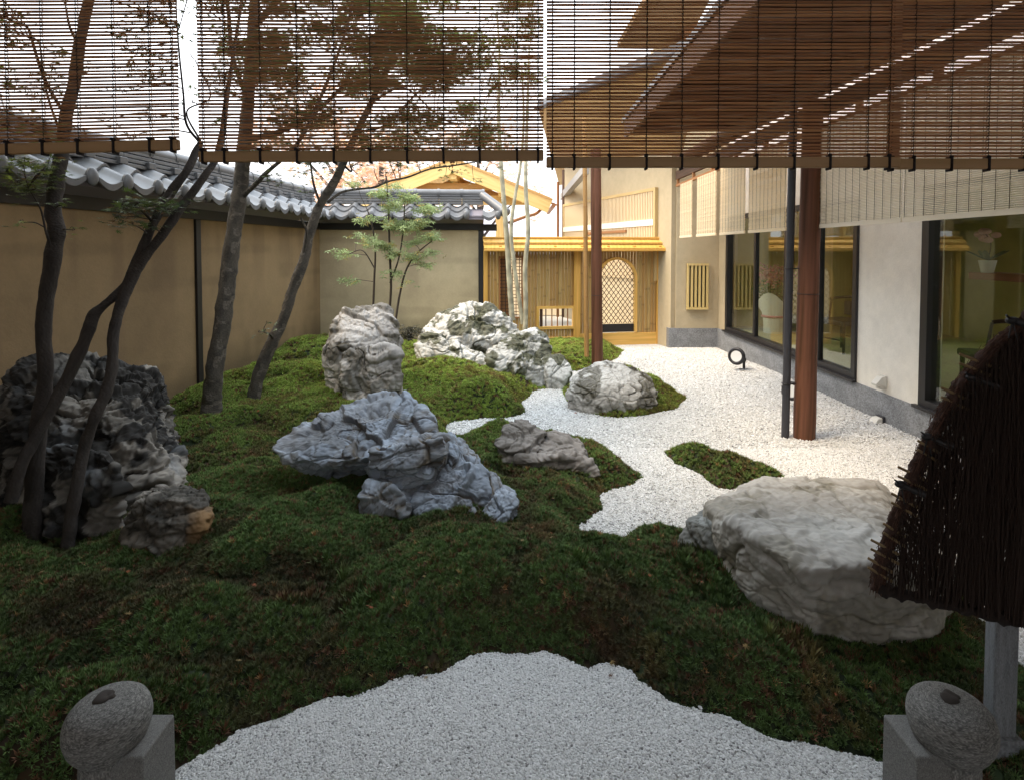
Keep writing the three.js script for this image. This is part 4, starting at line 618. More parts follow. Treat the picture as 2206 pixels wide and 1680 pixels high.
{ // rear wing with vertical lattice window, running away to the left
  const f = frame(V3(0.1, 0, -18.8), V3(2.83, 0, -10.62)), g = thing('house_wing', 'tan rear wing with a pale vertical lattice window above the fence', 'house', f.at(f.L / 2, 0, -0.1));
  const S = (px, py) => f.hit(px, py).s, Y = (px, py) => f.hit(px, py).y, s0 = S(1216, 470), s1 = S(1418, 470), yt = Y(1418, 404), yb = 1.2;
  part('wall', fbx(f, s0, f.L, 0, 4.1, -0.16, 0), M.plasterBeige, g);
  part('corner_post', fbx(f, s0 - 0.12, s0 - 0.005, 0, 3.9, -0.14, 0.02), M.darkBrown, g);
  const fr = part('lattice_window', [fbx(f, s0 + 0.05, s1, yt - 0.06, yt, 0.002, 0.07), fbx(f, s1 - 0.06, s1, yb, yt - 0.06, 0.002, 0.07), fbx(f, s0 + 0.05, s0 + 0.1, yb, yt - 0.06, 0.002, 0.07)], M.paleWood, g);
  part('paper_screen', fbx(f, s0 + 0.1, s1 - 0.06, yb, yt - 0.06, 0.002, 0.01), std([0.75, 0.68, 0.58], 0.9), fr);
  part('cross_rail', fbx(f, s0 + 0.1, s1 - 0.06, Y(1400, 487), Y(1400, 474), 0.012, 0.075), std([0.8, 0.74, 0.66], 0.8), fr);
  part('cross_rail', fbx(f, S(1270, 500), S(1355, 500), Y(1350, 502), Y(1350, 496), 0.03, 0.08), M.orangeWood, fr);
  const sl = []; for (let s = s0 + 0.15; s < s1 - 0.08; s += 0.062) sl.push(fbx(f, s, s + 0.026, yb, yt - 0.06, 0.012, 0.06)); part('lattice_slats', sl, std([0.72, 0.58, 0.38], 0.7), fr, 'stuff');
  // wide eave over the wing
  const A = P(1160, 236, 13.4), B = P(1525, 96, 8.2), C = V3(2.95, 3.5, -10.4), D = P(1205, 400, 17.2), up = V3(0, 0.09, 0);
  part('roof_soffit', slab([A, B, C, D], up), std(null, 0.8, { map: woodTex([0.42, 0.28, 0.14], 0.3) }), g);
  part('roof_tiles', slab([A, B, C, D].map((p) => p.clone().add(V3(0, 0.1, 0))), V3(0, 0.1, 0)), M.tile, g);
  part('eave_gutter', cyl(A.clone().add(V3(-0.05, 0.02, 0)), B.clone().add(V3(-0.05, 0.02, 0)), 0.06, 0.06, 10), M.pipe, g);
  part('eave_beam', bar(P(1212, 425, 16), P(1262, 366, 12), 0.14, 0.16), std([0.3, 0.29, 0.28], 0.8), g);
  part('downpipe', cyl(f.at(s0 - 0.2, 0, 0.1), f.at(s0 - 0.2, 3.6, 0.1), 0.035, 0.035, 8), M.copper, g);
}
{ // upper house behind
  const g = thing('upper_house', 'brown upper storey with projecting eaves seen through the blinds', 'house', V3(4, 0, -15));
  part('eave', slab([P(1330, 104, 12), P(1392, 0, 10.5), P(1480, -60, 10), P(1545, -30, 12), P(1475, 104, 14)], V3(0, 0.12, 0)), std(null, 0.8, { map: woodTex([0.26, 0.16, 0.08], 0.3) }), g);
  part('wall', slab([P(1409, 104, 13.8), P(1480, 104, 13.8), P(1480, 330, 13.8), P(1409, 330, 13.8)], V3(0, 0, -2)), M.plasterBeige, g);
  part('corner_board', slab([P(1475, -60, 13), P(1503, -60, 13), P(1503, 160, 13), P(1475, 160, 13)], V3(0, 0, -0.4)), M.orangeWood, g);
}
// ---------------------------------------------------------------- posts and pipes under the eaves
{
  const post = (name, label, top, bot, r, ties) => { const b = bot.clone().setY(-0.05); const g = thing(name, label, 'post', bot.clone().setY(0)); part('shaft', limb([[b, r * 1.06], [b.clone().lerp(top, 0.3), r], [b.clone().lerp(top, 0.7), r * 0.98], [top, r * 0.95]], 60, 22, 0.025, 5), M.logWood, g);
    for (const y of ties) { const t = (y - b.y) / (top.y - b.y), c = b.clone().lerp(top, t), q = new THREE.TorusGeometry(r * 1.02, 0.003, 5, 24).rotateX(Math.PI / 2).translate(c.x, c.y, c.z); part('tie_wire', q, M.blackMetal, g); } return g; };
  const b1 = G(1733, 942), b2 = P(1287, 776, 8.9); b2.y = 0.05;
  post('log_post', 'thick reddish log post in the foreground gravel beside a dark downpipe', V3(b1.x + 0.03, 3.2, b1.z), b1, 0.094, [1.38]);
  post('log_post', 'slimmer reddish log post standing behind the rounded rock before the fence', V3(b2.x - 0.04, 3.32, b2.z), b2, 0.083, [1.1]);
  const pp = G(1692, 942), dp = thing('downpipe', 'dark grey round downpipe strapped to the thick log post', 'downpipe', pp.clone());
  part('pipe', cyl(pp.clone().setY(0), pp.clone().add(V3(0.03, 3.2, 0)), 0.036, 0.036, 18), M.pipe, dp);
  part('joint_collar', cyl(V3(pp.x, 0.42, pp.z), V3(pp.x, 0.50, pp.z), 0.040, 0.040, 18), M.pipe, dp);
  for (const y of [0.52, 1.62]) part('bracket', [new THREE.TorusGeometry(0.040, 0.006, 6, 20).rotateX(Math.PI / 2).translate(pp.x + y * 0.009, y, pp.z), cyl(V3(pp.x + 0.04, y, pp.z), V3(b1.x - 0.07, y, b1.z), 0.006)], M.blackMetal, dp);
  const bp = P(1264, 768, 8.85), tp = P(1259, 250, 8.85), bam = thing('bamboo_pole', 'thin bamboo rain pole beside the far log post', 'pole', bp.clone().setY(0));
  part('culm', limb([[bp, 0.036], [bp.clone().lerp(tp, 0.5), 0.034], [tp, 0.031]], 30, 12, 0.02), std(null, 0.55, { map: woodTex([0.40, 0.22, 0.08], 0.4) }), bam);
  for (let i = 1; i < 8; i++) { const c = bp.clone().lerp(tp, i / 8); part('node_ring', new THREE.TorusGeometry(0.034, 0.004, 5, 14).rotateX(Math.PI / 2).translate(c.x, c.y, c.z), M.orangeWood, bam); }
}
// yellow slatted vent on the end wall
{
  const a = P(1480, 568, 10.57), b = P(1525, 667, 10.57), z = -10.595, g = thing('wall_vent', 'pale yellow slatted vent frame on the tan end wall', 'vent', V3((a.x + b.x) / 2, b.y, z));
  const m = std(null, 0.6, { map: woodTex([0.66, 0.50, 0.22], 0.2) }), w = b.x - a.x, h = a.y - b.y, cy = (a.y + b.y) / 2;
  part('back_plate', bx(w, h, 0.012, (a.x + b.x) / 2, cy, z + 0.008), M.blackWood, g);
  part('frame', [bx(w, 0.04, 0.05, (a.x + b.x) / 2, a.y - 0.02, z + 0.042), bx(w, 0.04, 0.05, (a.x + b.x) / 2, b.y + 0.02, z + 0.042)], m, g);
  for (let i = 0; i < 6; i++) part('slat', bx(0.038, h - 0.084, 0.045, a.x + 0.02 + (w - 0.04) * i / 5, cy, z + 0.04, 0.003), m, g);
}
// blinds of split bamboo hung along the house, far to near
{
  const X = 2.84, yTop = EYE + 1.13, spans = [[1465, 1491, 512], [1501, 1543, 508], [1551, 1605, 503], [1613, 1694, 494], [1766, 1944, 490], [1946, 2330, 478]];
  const mats = [0, 1].map((i) => new THREE.MeshPhysicalMaterial({ roughness: 0.97, side: THREE.DoubleSide, transmission: 0.5, thickness: 0, color: new THREE.Color().setRGB(...[[0.95, 0.82, 0.58], [0.96, 0.89, 0.76]][i]) })), cord = std([0.07, 0.06, 0.03], 0.9);
  const lab = ['narrow cream bamboo blind farthest along the house eave', 'second cream bamboo blind from the far end of the house eave', 'third cream bamboo blind from the far end of the house eave', 'cream bamboo blind hanging just left of the dark downpipe', 'wide cream bamboo blind just right of the thick log post', 'cream bamboo blind nearest the right edge of the picture'];
  spans.forEach(([xa, xb], i) => {
    const za = PX(xa, 500, X).z, zb = PX(xb, 480, X).z, yb = EYE + 0.205, L = zb - za, g = thing('facade_blind', lab[i], 'blind', V3(X, yTop, (za + zb) / 2), 'cream bamboo blinds hung along the house eave');
    const sl = [], pitch = 0.0125; for (let y = yb + 0.03; y < yTop; y += pitch) { const w = 0.0057 * rr(0.9, 1.1); sl.push(new THREE.CylinderGeometry(w, w, L - rr(0, 0.012), 5).rotateX(Math.PI / 2).translate(X + rr(-0.002, 0.002), y, (za + zb) / 2 + rr(-0.004, 0.004))); }
    part('slats', sl, mats[i > 3 ? 1 : 0], g, 'stuff');
    part('bottom_rail', bx(0.02, 0.035, L, X, yb + 0.012, (za + zb) / 2, 0.004), mats[i > 3 ? 1 : 0], g);
    const nc = Math.max(5, Math.round(L / 0.105)), cs = []; for (let k = 0; k <= nc; k++) { const z = za + 0.02 + (L - 0.04) * k / nc; part('cord', [cyl(V3(X - 0.006, yb, z), V3(X - 0.006, yTop, z), 0.0016, 0.0016, 5), cyl(V3(X + 0.006, yb, z), V3(X + 0.006, yTop, z), 0.0016, 0.0016, 5)], cord, g); }
  });
}
// garden spotlights
function spotlight(label, base, aim, s) {
  const g = thing('garden_spotlight', label, 'spotlight', base.clone()), c = base.clone().add(V3(-0.11 * s, 0.17 * s, 0.05 * s)), d = aim.clone().normalize();
  part('spike', [cyl(base.clone().add(V3(0, -0.06, 0)), base.clone().add(V3(0, 0.1 * s, 0)), 0.012 * s, 0.018 * s), bx(0.12 * s, 0.008, 0.02 * s, base.x, base.y + 0.008, base.z), cyl(base.clone().add(V3(0, 0.1 * s, 0)), base.clone().add(V3(0, 0.135 * s, 0)), 0.028 * s, 0.028 * s)], M.blackMetal, g);
  part('arm', cyl(base.clone().add(V3(0, 0.13 * s, 0)), c.clone().addScaledVector(d, -0.03), 0.026 * s, 0.03 * s), M.blackMetal, g);
  const q = new THREE.Quaternion().setFromUnitVectors(V3(0, 0, 1), d);
  part('lamp_ring', new THREE.TorusGeometry(0.085 * s, 0.022 * s, 10, 28).applyQuaternion(q).translate(c.x, c.y, c.z), M.blackMetal, g);
  const bowl = new THREE.SphereGeometry(0.08 * s, 20, 10, 0, 6.29, Math.PI / 2, Math.PI / 2).rotateX(Math.PI / 2).applyQuaternion(q).translate(c.x, c.y, c.z); part('reflector', bowl, std([0.75, 0.75, 0.72], 0.4), g);
  const e = c.clone().addScaledVector(d, 0.012); part('lens', new THREE.CylinderGeometry(0.08 * s, 0.08 * s, 0.005, 24).rotateX(Math.PI / 2).applyQuaternion(q).translate(e.x, e.y, e.z), std([0.7, 0.7, 0.68], 0.3), g);
  return g;
}
spotlight('black spotlight on the gravel near the far house corner', G(1603, 796, 0.05), V3(-0.75, 0.15, 0.8), 1.2);
spotlight('black spotlight half hidden behind the thick log post', G(1722, 872, 0.05), V3(-0.8, 0.2, 0.7), 1.0);
// weatherproof covers
function cover(label, p, s, dark) {
  const g = thing('outlet_cover', label, 'outlet cover', p.clone());
  part('plate', bx(0.02 * s, 0.13 * s, 0.09 * s, p.x - 0.01 * s, p.y, p.z, 0.004), dark ? M.pipe : M.whitePlastic, g);
  const sh = new THREE.Shape(); sh.moveTo(0, 0.05 * s); sh.lineTo(0.03 * s, 0.045 * s); sh.lineTo(0.085 * s, -0.02 * s); sh.lineTo(0.08 * s, -0.035 * s); sh.lineTo(0, -0.035 * s); sh.closePath();
  part('hood', new THREE.ExtrudeGeometry(sh, { depth: 0.078 * s, bevelEnabled: true, bevelSize: 0.004, bevelThickness: 0.004, bevelSegments: 2 }).translate(0, 0, -0.039 * s).rotateY(Math.PI).translate(p.x - 0.02 * s, p.y, p.z), M.whitePlastic, g);
  part('bottom_lip', bx(0.05 * s, 0.035 * s, 0.07 * s, p.x - 0.042 * s, p.y - 0.053 * s, p.z, 0.004), dark ? M.blackMetal : M.whitePlastic, g);
  if (dark) for (const k of [0, 1]) part('cable', limb([[p.clone().add(V3(-0.06 * s, -0.07 * s, 0.01 * k)), 0.004], [p.clone().add(V3(-0.10 * s, -0.10 * s, 0.02 + 0.02 * k)), 0.004], [p.clone().add(V3(-0.15 * s, -0.16 * s, 0.05 + 0.03 * k)), 0.004]], 12, 6, 0), M.blackMetal, g);
}
cover('white hooded outlet cover on the white plaster pier', PX(1906, 822, FX - 0.001), 1.0, false);
cover('white hooded outlet box with cables on the granite base', PX(1900, 912, FX - 0.026), 1.25, true);

// ---------------------------------------------------------------- inside the windows
{
  const at = (px, py, X) => PX(px, py, X);
  { // wrapped potted shrub with pink flowers
    const b = at(1668, 740, 4.35); b.y = SILL + 0.02; const g = thing('flower_pot', 'pink flowering shrub in a pot wrapped in white paper behind the window', 'potted plant', b.clone()), k = 1.0;
    const pr = [[0.001, 0], [0.17, 0], [0.18, 0.25], [0.2, 0.36], [0.3, 0.62], [0.28, 0.62], [0.17, 0.34]].map(([r, y]) => new THREE.Vector2(r * k, y * k)), w = new THREE.LatheGeometry(pr, 18), p = w.attributes.position;
    for (let i = 0; i < p.count; i++) if (p.getY(i) > 0.4 * k) { const a = Math.atan2(p.getZ(i), p.getX(i)); p.setY(i, p.getY(i) + 0.1 * Math.sin(a * 3 + 1) * k); } w.computeVertexNormals();
    part('paper_wrap', w.translate(b.x, b.y, b.z), std([0.78, 0.76, 0.72], 0.8), g); part('ribbon', new THREE.TorusGeometry(0.195 * k, 0.014, 6, 24).rotateX(Math.PI / 2).scale(1, 1.6, 1).translate(b.x, b.y + 0.3 * k, b.z), std([0.5, 0.2, 0.2], 0.6), g);
    const st = []; for (let i = 0; i < 12; i++) { const a = rr(0, 6.28); st.push(cyl(V3(b.x, b.y + 0.35, b.z), V3(b.x + Math.cos(a) * rr(0.1, 0.35), b.y + rr(0.8, 1.15), b.z + Math.sin(a) * rr(0.1, 0.35)), 0.006, 0.003, 5)); } part('stems', st, M.twig, g, 'stuff');
    const fl = new THREE.InstancedMesh(new THREE.IcosahedronGeometry(0.02, 0), std([1, 1, 1], 0.8), 700), m = new THREE.Matrix4(), c = new THREE.Color();
    for (let i = 0; i < 700; i++) { const pink = i < 420, q = V3(gauss() * 0.26, (pink ? 0.98 : 0.72) + gauss() * 0.17, gauss() * 0.26); m.compose(q, new THREE.Quaternion().setFromEuler(new THREE.Euler(rr(0, 6), rr(0, 6), 0)), V3(rr(0.7, 1.5), rr(0.4, 1), rr(0.7, 1.5))); fl.setMatrixAt(i, m); pink ? fl.setColorAt(i, c.setRGB(rr(0.35, 0.6), rr(0.16, 0.26), rr(0.16, 0.24))) : fl.setColorAt(i, c.setRGB(0.06, rr(0.1, 0.16), 0.03)); }
    fl.name = 'blossom'; fl.userData = { kind: 'stuff' }; fl.castShadow = true; g.add(fl);
  }
  const chair = (label, b, turn) => { // dark chair with curved back rail
    const g = thing('dark_chair', label, 'chair', b.clone()), o = (x, y, z) => V3(x, y, z).applyAxisAngle(V3(0, 1, 0), turn).add(b);
    const seat = new RoundedBoxGeometry(0.5, 0.07, 0.48, 2, 0.02).rotateY(turn).translate(b.x, b.y + 0.43, b.z); part('seat', seat, M.blackWood, g);
    for (const [x, z] of [[-0.22, -0.2], [0.22, -0.2], [-0.22, 0.2], [0.22, 0.2]]) part('leg', cyl(o(x, 0, z), o(x, 0.4, z), 0.018, 0.022), M.blackWood, g);
    const arc = []; for (let i = 0; i <= 12; i++) { const a = Math.PI * (0.0 + i / 12); arc.push([o(Math.cos(a) * 0.27, 0.72 + 0.04 * Math.sin(a), -0.05 - Math.sin(a) * 0.2), 0.02]); } part('back_rail', limb(arc, 30, 8, 0), M.blackWood, g);
    part('backrest', [new RoundedBoxGeometry(0.4, 0.2, 0.04, 2, 0.015).translate(0, 0.6, -0.23).rotateY(turn).translate(b.x, b.y, b.z)], M.blackWood, g);
    for (const x of [-0.24, 0.24]) part('arm_support', cyl(o(x, 0.46, 0.0), o(x, 0.72, -0.04), 0.014), M.blackWood, g);
    for (const z of [-0.2, 0.2]) part('stretcher', cyl(o(-0.22, 0.2, z), o(0.22, 0.2, z), 0.012), M.blackWood, g);
  };
  const c1 = at(1815, 770, 4.5); c1.y = SILL + 0.02; chair('dark wooden chair behind the first window, right of the log post', c1, -1.3);
  const c2 = at(2150, 800, 4.45); c2.y = SILL + 0.02; chair('dark chair with thick armrests behind the nearer window', c2, -1.9);
  const tb = at(1600, 720, 4.7); { const b = V3(tb.x, SILL + 0.02, tb.z), g = thing('side_table', 'brown side table inside the first window', 'table', b); part('top', bx(0.5, 0.04, 0.9, b.x, b.y + 0.68, b.z, 0.005), M.darkBrown, g); for (const [x, z] of [[-0.2, -0.4], [0.2, -0.4], [-0.2, 0.4], [0.2, 0.4]]) part('leg', bx(0.05, 0.66, 0.05, b.x + x, b.y + 0.33, b.z + z), M.darkBrown, g); }
  { const a = at(2170, 598, 4.6), g = thing('wall_shelf', 'brown wooden shelf board behind the nearer window', 'shelf', a.clone()); part('board', bx(0.3, 0.07, 1.5, a.x + 0.1, a.y, a.z + 0.35, 0.006), std(null, 0.6, { map: woodTex([0.28, 0.10, 0.04], 0.4) }), g); part('bracket', bx(0.2, 0.14, 0.04, a.x + 0.13, a.y - 0.105, a.z + 0.3), M.darkBrown, g);
    const b = at(2128, 585, 4.6); b.y = a.y + 0.036; const o = thing('orchid', 'pale pink orchid in a white pot standing on the brown shelf', 'potted plant', b.clone());
    part('pot', new THREE.LatheGeometry([[0.001, 0], [0.05, 0], [0.075, 0.12], [0.07, 0.12], [0.05, 0.02]].map((q) => new THREE.Vector2(...q)), 18).translate(b.x, b.y, b.z), M.whitePlastic, o);
    part('stem', limb([[b.clone().add(V3(0, 0.1, 0)), 0.005], [b.clone().add(V3(0, 0.3, 0.03)), 0.004], [b.clone().add(V3(-0.02, 0.42, -0.06)), 0.003]], 16, 6, 0), M.twig, o);
    const lf = []; for (let i = 0; i < 5; i++) { const a2 = i * 1.3; lf.push(new THREE.SphereGeometry(1, 8, 6).scale(0.1, 0.008, 0.028).rotateZ(0.5).translate(0.09, 0.05, 0).rotateY(a2).translate(b.x, b.y + 0.12, b.z)); } part('leaf', lf, std([0.05, 0.11, 0.04], 0.5), o);
    for (let i = 0; i < 7; i++) part('flower', new THREE.SphereGeometry(1, 8, 6).scale(0.045, 0.03, 0.035).translate(b.x + rr(-0.06, 0.06), b.y + 0.36 + rr(-0.06, 0.08), b.z + rr(-0.08, 0.06)), std([0.62, 0.36, 0.34], 0.8), o);
  }
}
// ---------------------------------------------------------------- brush fence at the right edge
{
  const O = V3(P(1890, 1270, 2.02).x, 0, -2.02), f = frame(O, V3(O.x + 1.2, 0, O.z + 0.66)), g = thing('brush_fence', 'dark brush screen of bundled twigs with a curved roped edge on the right', 'fence', f.at(0.4, 0, 0));
  const edge = [[2300, 590], [2206, 700], [2150, 742], [2095, 800], [2052, 862], [2018, 920], [1985, 990], [1960, 1050], [1938, 1105], [1915, 1165], [1897, 1225], [1888, 1268]].map(([x, y]) => f.hit(x, y)), bot = [[1886, 1272], [1960, 1288], [2060, 1312], [2206, 1346], [2330, 1376]].map(([x, y]) => f.hit(x, y));
  const lerpAt = (arr, s) => { const a = [...arr].sort((p, q) => p.s - q.s); if (s <= a[0].s) return a[0].y; for (let i = 0; i + 1 < a.length; i++) if (s <= a[i + 1].s) return mix(a[i].y, a[i + 1].y, (s - a[i].s) / (a[i + 1].s - a[i].s + 1e-9)); return a[a.length - 1].y; };
  const sMax = Math.max(...edge.map((e) => e.s)), tw = [];
  for (let i = 0; i < 4600; i++) {
    const long = i < 620, s = sMax * Math.sqrt(rnd()) * 0.995 + 0.004, yt = lerpAt(edge, s), yb = lerpAt(bot, s), a = long ? yb + rr(0.0, 0.04) : mix(yb, yt, rnd()), b = long ? yt : a + rr(0.08, 0.3), lean = (long ? rr(-0.05, 0.09) : rr(-0.2, 0.26)) * (b - a);
    const s2 = clamp(s + lean, 0.002, sMax), b2 = Math.min(b, lerpAt(edge, s2) - 0.004); if (b2 - a < 0.03) continue; const lay = rr(-0.028, 0.03);
    tw.push(cyl(f.at(s, a, lay), f.at(s2, b2, lay + rr(-0.012, 0.012)), rr(0.001, long ? 0.0026 : 0.0018), rr(0.0007, 0.0014), 4));
  }
  part('brush_twigs', tw, std([0.034, 0.019, 0.013], 0.95), g, 'stuff');
  // the roped edge
  const ep = edge.map((e) => f.at(e.s, e.y, 0)), cv = new THREE.CatmullRomCurve3(ep, false, 'centripetal'), fib = [];
  part('edge_roll', limb(ep.map((p) => [p, 0.019]), 160, 16, 0.5, 60), std([0.05, 0.024, 0.016], 0.95), g);
  part('bottom_binding', limb(bot.map((e) => [f.at(e.s, e.y + 0.01, 0), 0.02]), 80, 12, 0.4, 50), std([0.02, 0.012, 0.009], 0.95), g);
  for (let i = 0; i < 1700; i++) { const t = rr(0.02, 0.98), a = cv.getPoint(t), d = cv.getTangent(t), n = V3(rr(-1, 1), rr(-1, 1), rr(-1, 1)).normalize().multiplyScalar(0.02); fib.push(cyl(a.clone().add(n), a.clone().addScaledVector(d, rr(-0.06, 0.06)).add(n.multiplyScalar(rr(0.9, 1.5))), 0.0016, 0.0008, 3)); } part('edge_fibres', fib, std([0.09, 0.04, 0.024], 0.95), g, 'stuff');
  // stick ends poking out in pairs and black knots between them
  const out = f.t.clone().multiplyScalar(-1);
  const ends = [[2108, 778], [2060, 850], [2000, 963], [1972, 1022], [1950, 1078], [1925, 1142], [1912, 1180], [1898, 1218]];
  const stickMat = std([0.2, 0.13, 0.06], 0.8);
  ends.forEach(([x, y], i) => { for (const k of [0, 1]) { const q = f.hit(x + 16, y + 4 + k * 20), a = f.at(q.s + 0.012, q.y - 0.008, 0.012), b = f.at(q.s - 0.072 + 0.01 * (i % 3), q.y + 0.026, 0.016); part('stick_end', cyl(a, b, 0.0058, 0.0046, 7), stickMat, g); } });
  for (const [x, y] of [[2093, 812], [1998, 938], [1941, 1040], [2180, 690], [1990, 905]].slice(0, 4)) { const q = f.hit(x, y), c = f.at(q.s, q.y, 0.012); part('rope_knot', [sphere(0.016, c.x, c.y, c.z, 1.3, 0.8, 1, 10), cyl(c, f.at(q.s + 0.07, q.y - 0.02, 0.02), 0.011, 0.013, 8), cyl(c, f.at(q.s - 0.02, q.y + 0.018, 0.03), 0.005, 0.003, 6), cyl(c, f.at(q.s - 0.012, q.y - 0.055, 0.03), 0.003, 0.002, 5), cyl(c, f.at(q.s + 0.01, q.y - 0.06, 0.03), 0.003, 0.002, 5)], M.blackWood, g); }
  for (const s of [0.62, 1.15]) part('support_post', cyl(f.at(s, -0.1, -0.03), f.at(s, lerpAt(edge, s) - 0.03, -0.03), 0.018, 0.016, 10), M.darkBrown, g);
}
// ---------------------------------------------------------------- granite posts in the front corners
function stonePost(label, c, top, side) {   // rounded head on a neck, short block beside it
  const g = thing('stone_post', label, 'stone post', V3(c.x, 0, c.z)), r = 0.115;
  const pr = [[0.001, -0.55], [0.082, -0.55], [0.082, -0.2], [0.08, -0.18], [0.088, -0.155], [0.108, -0.125], [0.12, -0.088], [0.121, -0.055], [0.108, -0.02], [0.08, 0.0], [0.048, 0.008], [0.02, 0.011], [0.001, 0.0115]].map(([a, b]) => new THREE.Vector2(a, b));
  const crv = new THREE.SplineCurve(pr.slice(4)), pts = [...pr.slice(0, 4), ...crv.getPoints(44)];
  const hg = new THREE.LatheGeometry(pts, 40); for (let i = 0; i < hg.attributes.uv.count; i++) hg.attributes.uv.setXY(i, hg.attributes.uv.getX(i) * 0.7, hg.attributes.uv.getY(i) * 0.8);
  { const hp = hg.attributes.position; for (let k = 0; k < hp.count; k++) { const q = 1 + 0.022 * fbm(hp.getX(k) * 14, hp.getY(k) * 14, hp.getZ(k) * 14 + side, 3); hp.setX(k, hp.getX(k) * q); hp.setZ(k, hp.getZ(k) * q); } hg.computeVertexNormals(); }
  part('head', hg.translate(c.x, top, c.z), M.postStone, g);
  const dg = new THREE.SphereGeometry(1, 20, 14).scale(0.033, 0.013, 0.026), dp = dg.attributes.position; for (let k = 0; k < dp.count; k++) { const q = 1 + 0.45 * noise(dp.getX(k) * 45, dp.getY(k) * 30 + 7, dp.getZ(k) * 45 + side); dp.setXYZ(k, dp.getX(k) * q, dp.getY(k) * q, dp.getZ(k) * q); } dg.computeVertexNormals();
  part('weathered_knob', dg.translate(c.x, top + 0.008, c.z), std([0.05, 0.041, 0.035], 0.95), g);
  part('side_block', new RoundedBoxGeometry(0.11, top - 0.13, 0.17, 2, 0.008).translate(c.x + side * 0.095, (top - 0.13) / 2, c.z - 0.02), M.postStone, g);
  return g;
}
stonePost('granite post with rounded head in the lower left corner', P(232, 1540, 1.80), P(232, 1508, 1.80).y, 1);
stonePost('bluish granite post with rounded head in the lower right corner', P(2050, 1545, 1.80), P(2050, 1508, 1.80).y, -1);
{ const a = P(2141, 1560, 1.98), b = P(2193, 1560, 1.98), t = P(2160, 1336, 1.98).y, g = thing('granite_slab', 'upright square granite slab behind the right stone post', 'stone slab', V3((a.x + b.x) / 2, 0, a.z)); part('shaft', new RoundedBoxGeometry(b.x - a.x, t + 0.1, 0.05, 2, 0.008).translate((a.x + b.x) / 2, (t - 0.1) / 2, a.z - 0.025), M.granite, g); part('foot', bx(b.x - a.x + 0.03, 0.12, 0.10, (a.x + b.x) / 2, 0.03, a.z - 0.025, 0.01), M.granite, g); }
// ---------------------------------------------------------------- trees
const maple = (() => { // seven lobed leaf, stem at origin, folded a little
  const tips = [[-2.2, 0.45], [-1.35, 0.75], [-0.65, 0.95], [0, 1.05], [0.65, 0.95], [1.35, 0.75], [2.2, 0.45]], o = [[0, 0]], pos = [];
  tips.forEach(([a, r], i) => { const p = (aa, q) => [Math.sin(aa) * q, Math.cos(aa) * q]; o.push(p(a - 0.16, r * 0.55), p(a, r), p(a + 0.16, r * 0.55)); if (i < 6) o.push(p((a + tips[i + 1][0]) / 2, 0.26)); });
  for (let i = 1; i + 1 < o.length; i++) { const y = ([a, b]) => -0.12 * (a * a + b * b); for (const q of [o[0], o[i], o[i + 1]]) pos.push(q[0], y(q), q[1]); }
  const g = new THREE.BufferGeometry(); g.setAttribute('position', new THREE.Float32BufferAttribute(pos, 3)); g.computeVertexNormals(); return g;
})();
const lance = (() => { const pos = [], n = 5; for (let i = 0; i < n; i++) { const a = i / n * 6.28 + 0.3, R = (x, z, y) => [x * Math.cos(a) - z * Math.sin(a), y, x * Math.sin(a) + z * Math.cos(a)]; const A = R(0.05, 0, 0), B = R(0.5, 0.15, 0.05), C = R(1.05, 0, -0.16), D = R(0.5, -0.15, 0.05); pos.push(...A, ...B, ...C, ...A, ...C, ...D); } const g = new THREE.BufferGeometry(); g.setAttribute('position', new THREE.Float32BufferAttribute(pos, 3)); g.computeVertexNormals(); return g; })();
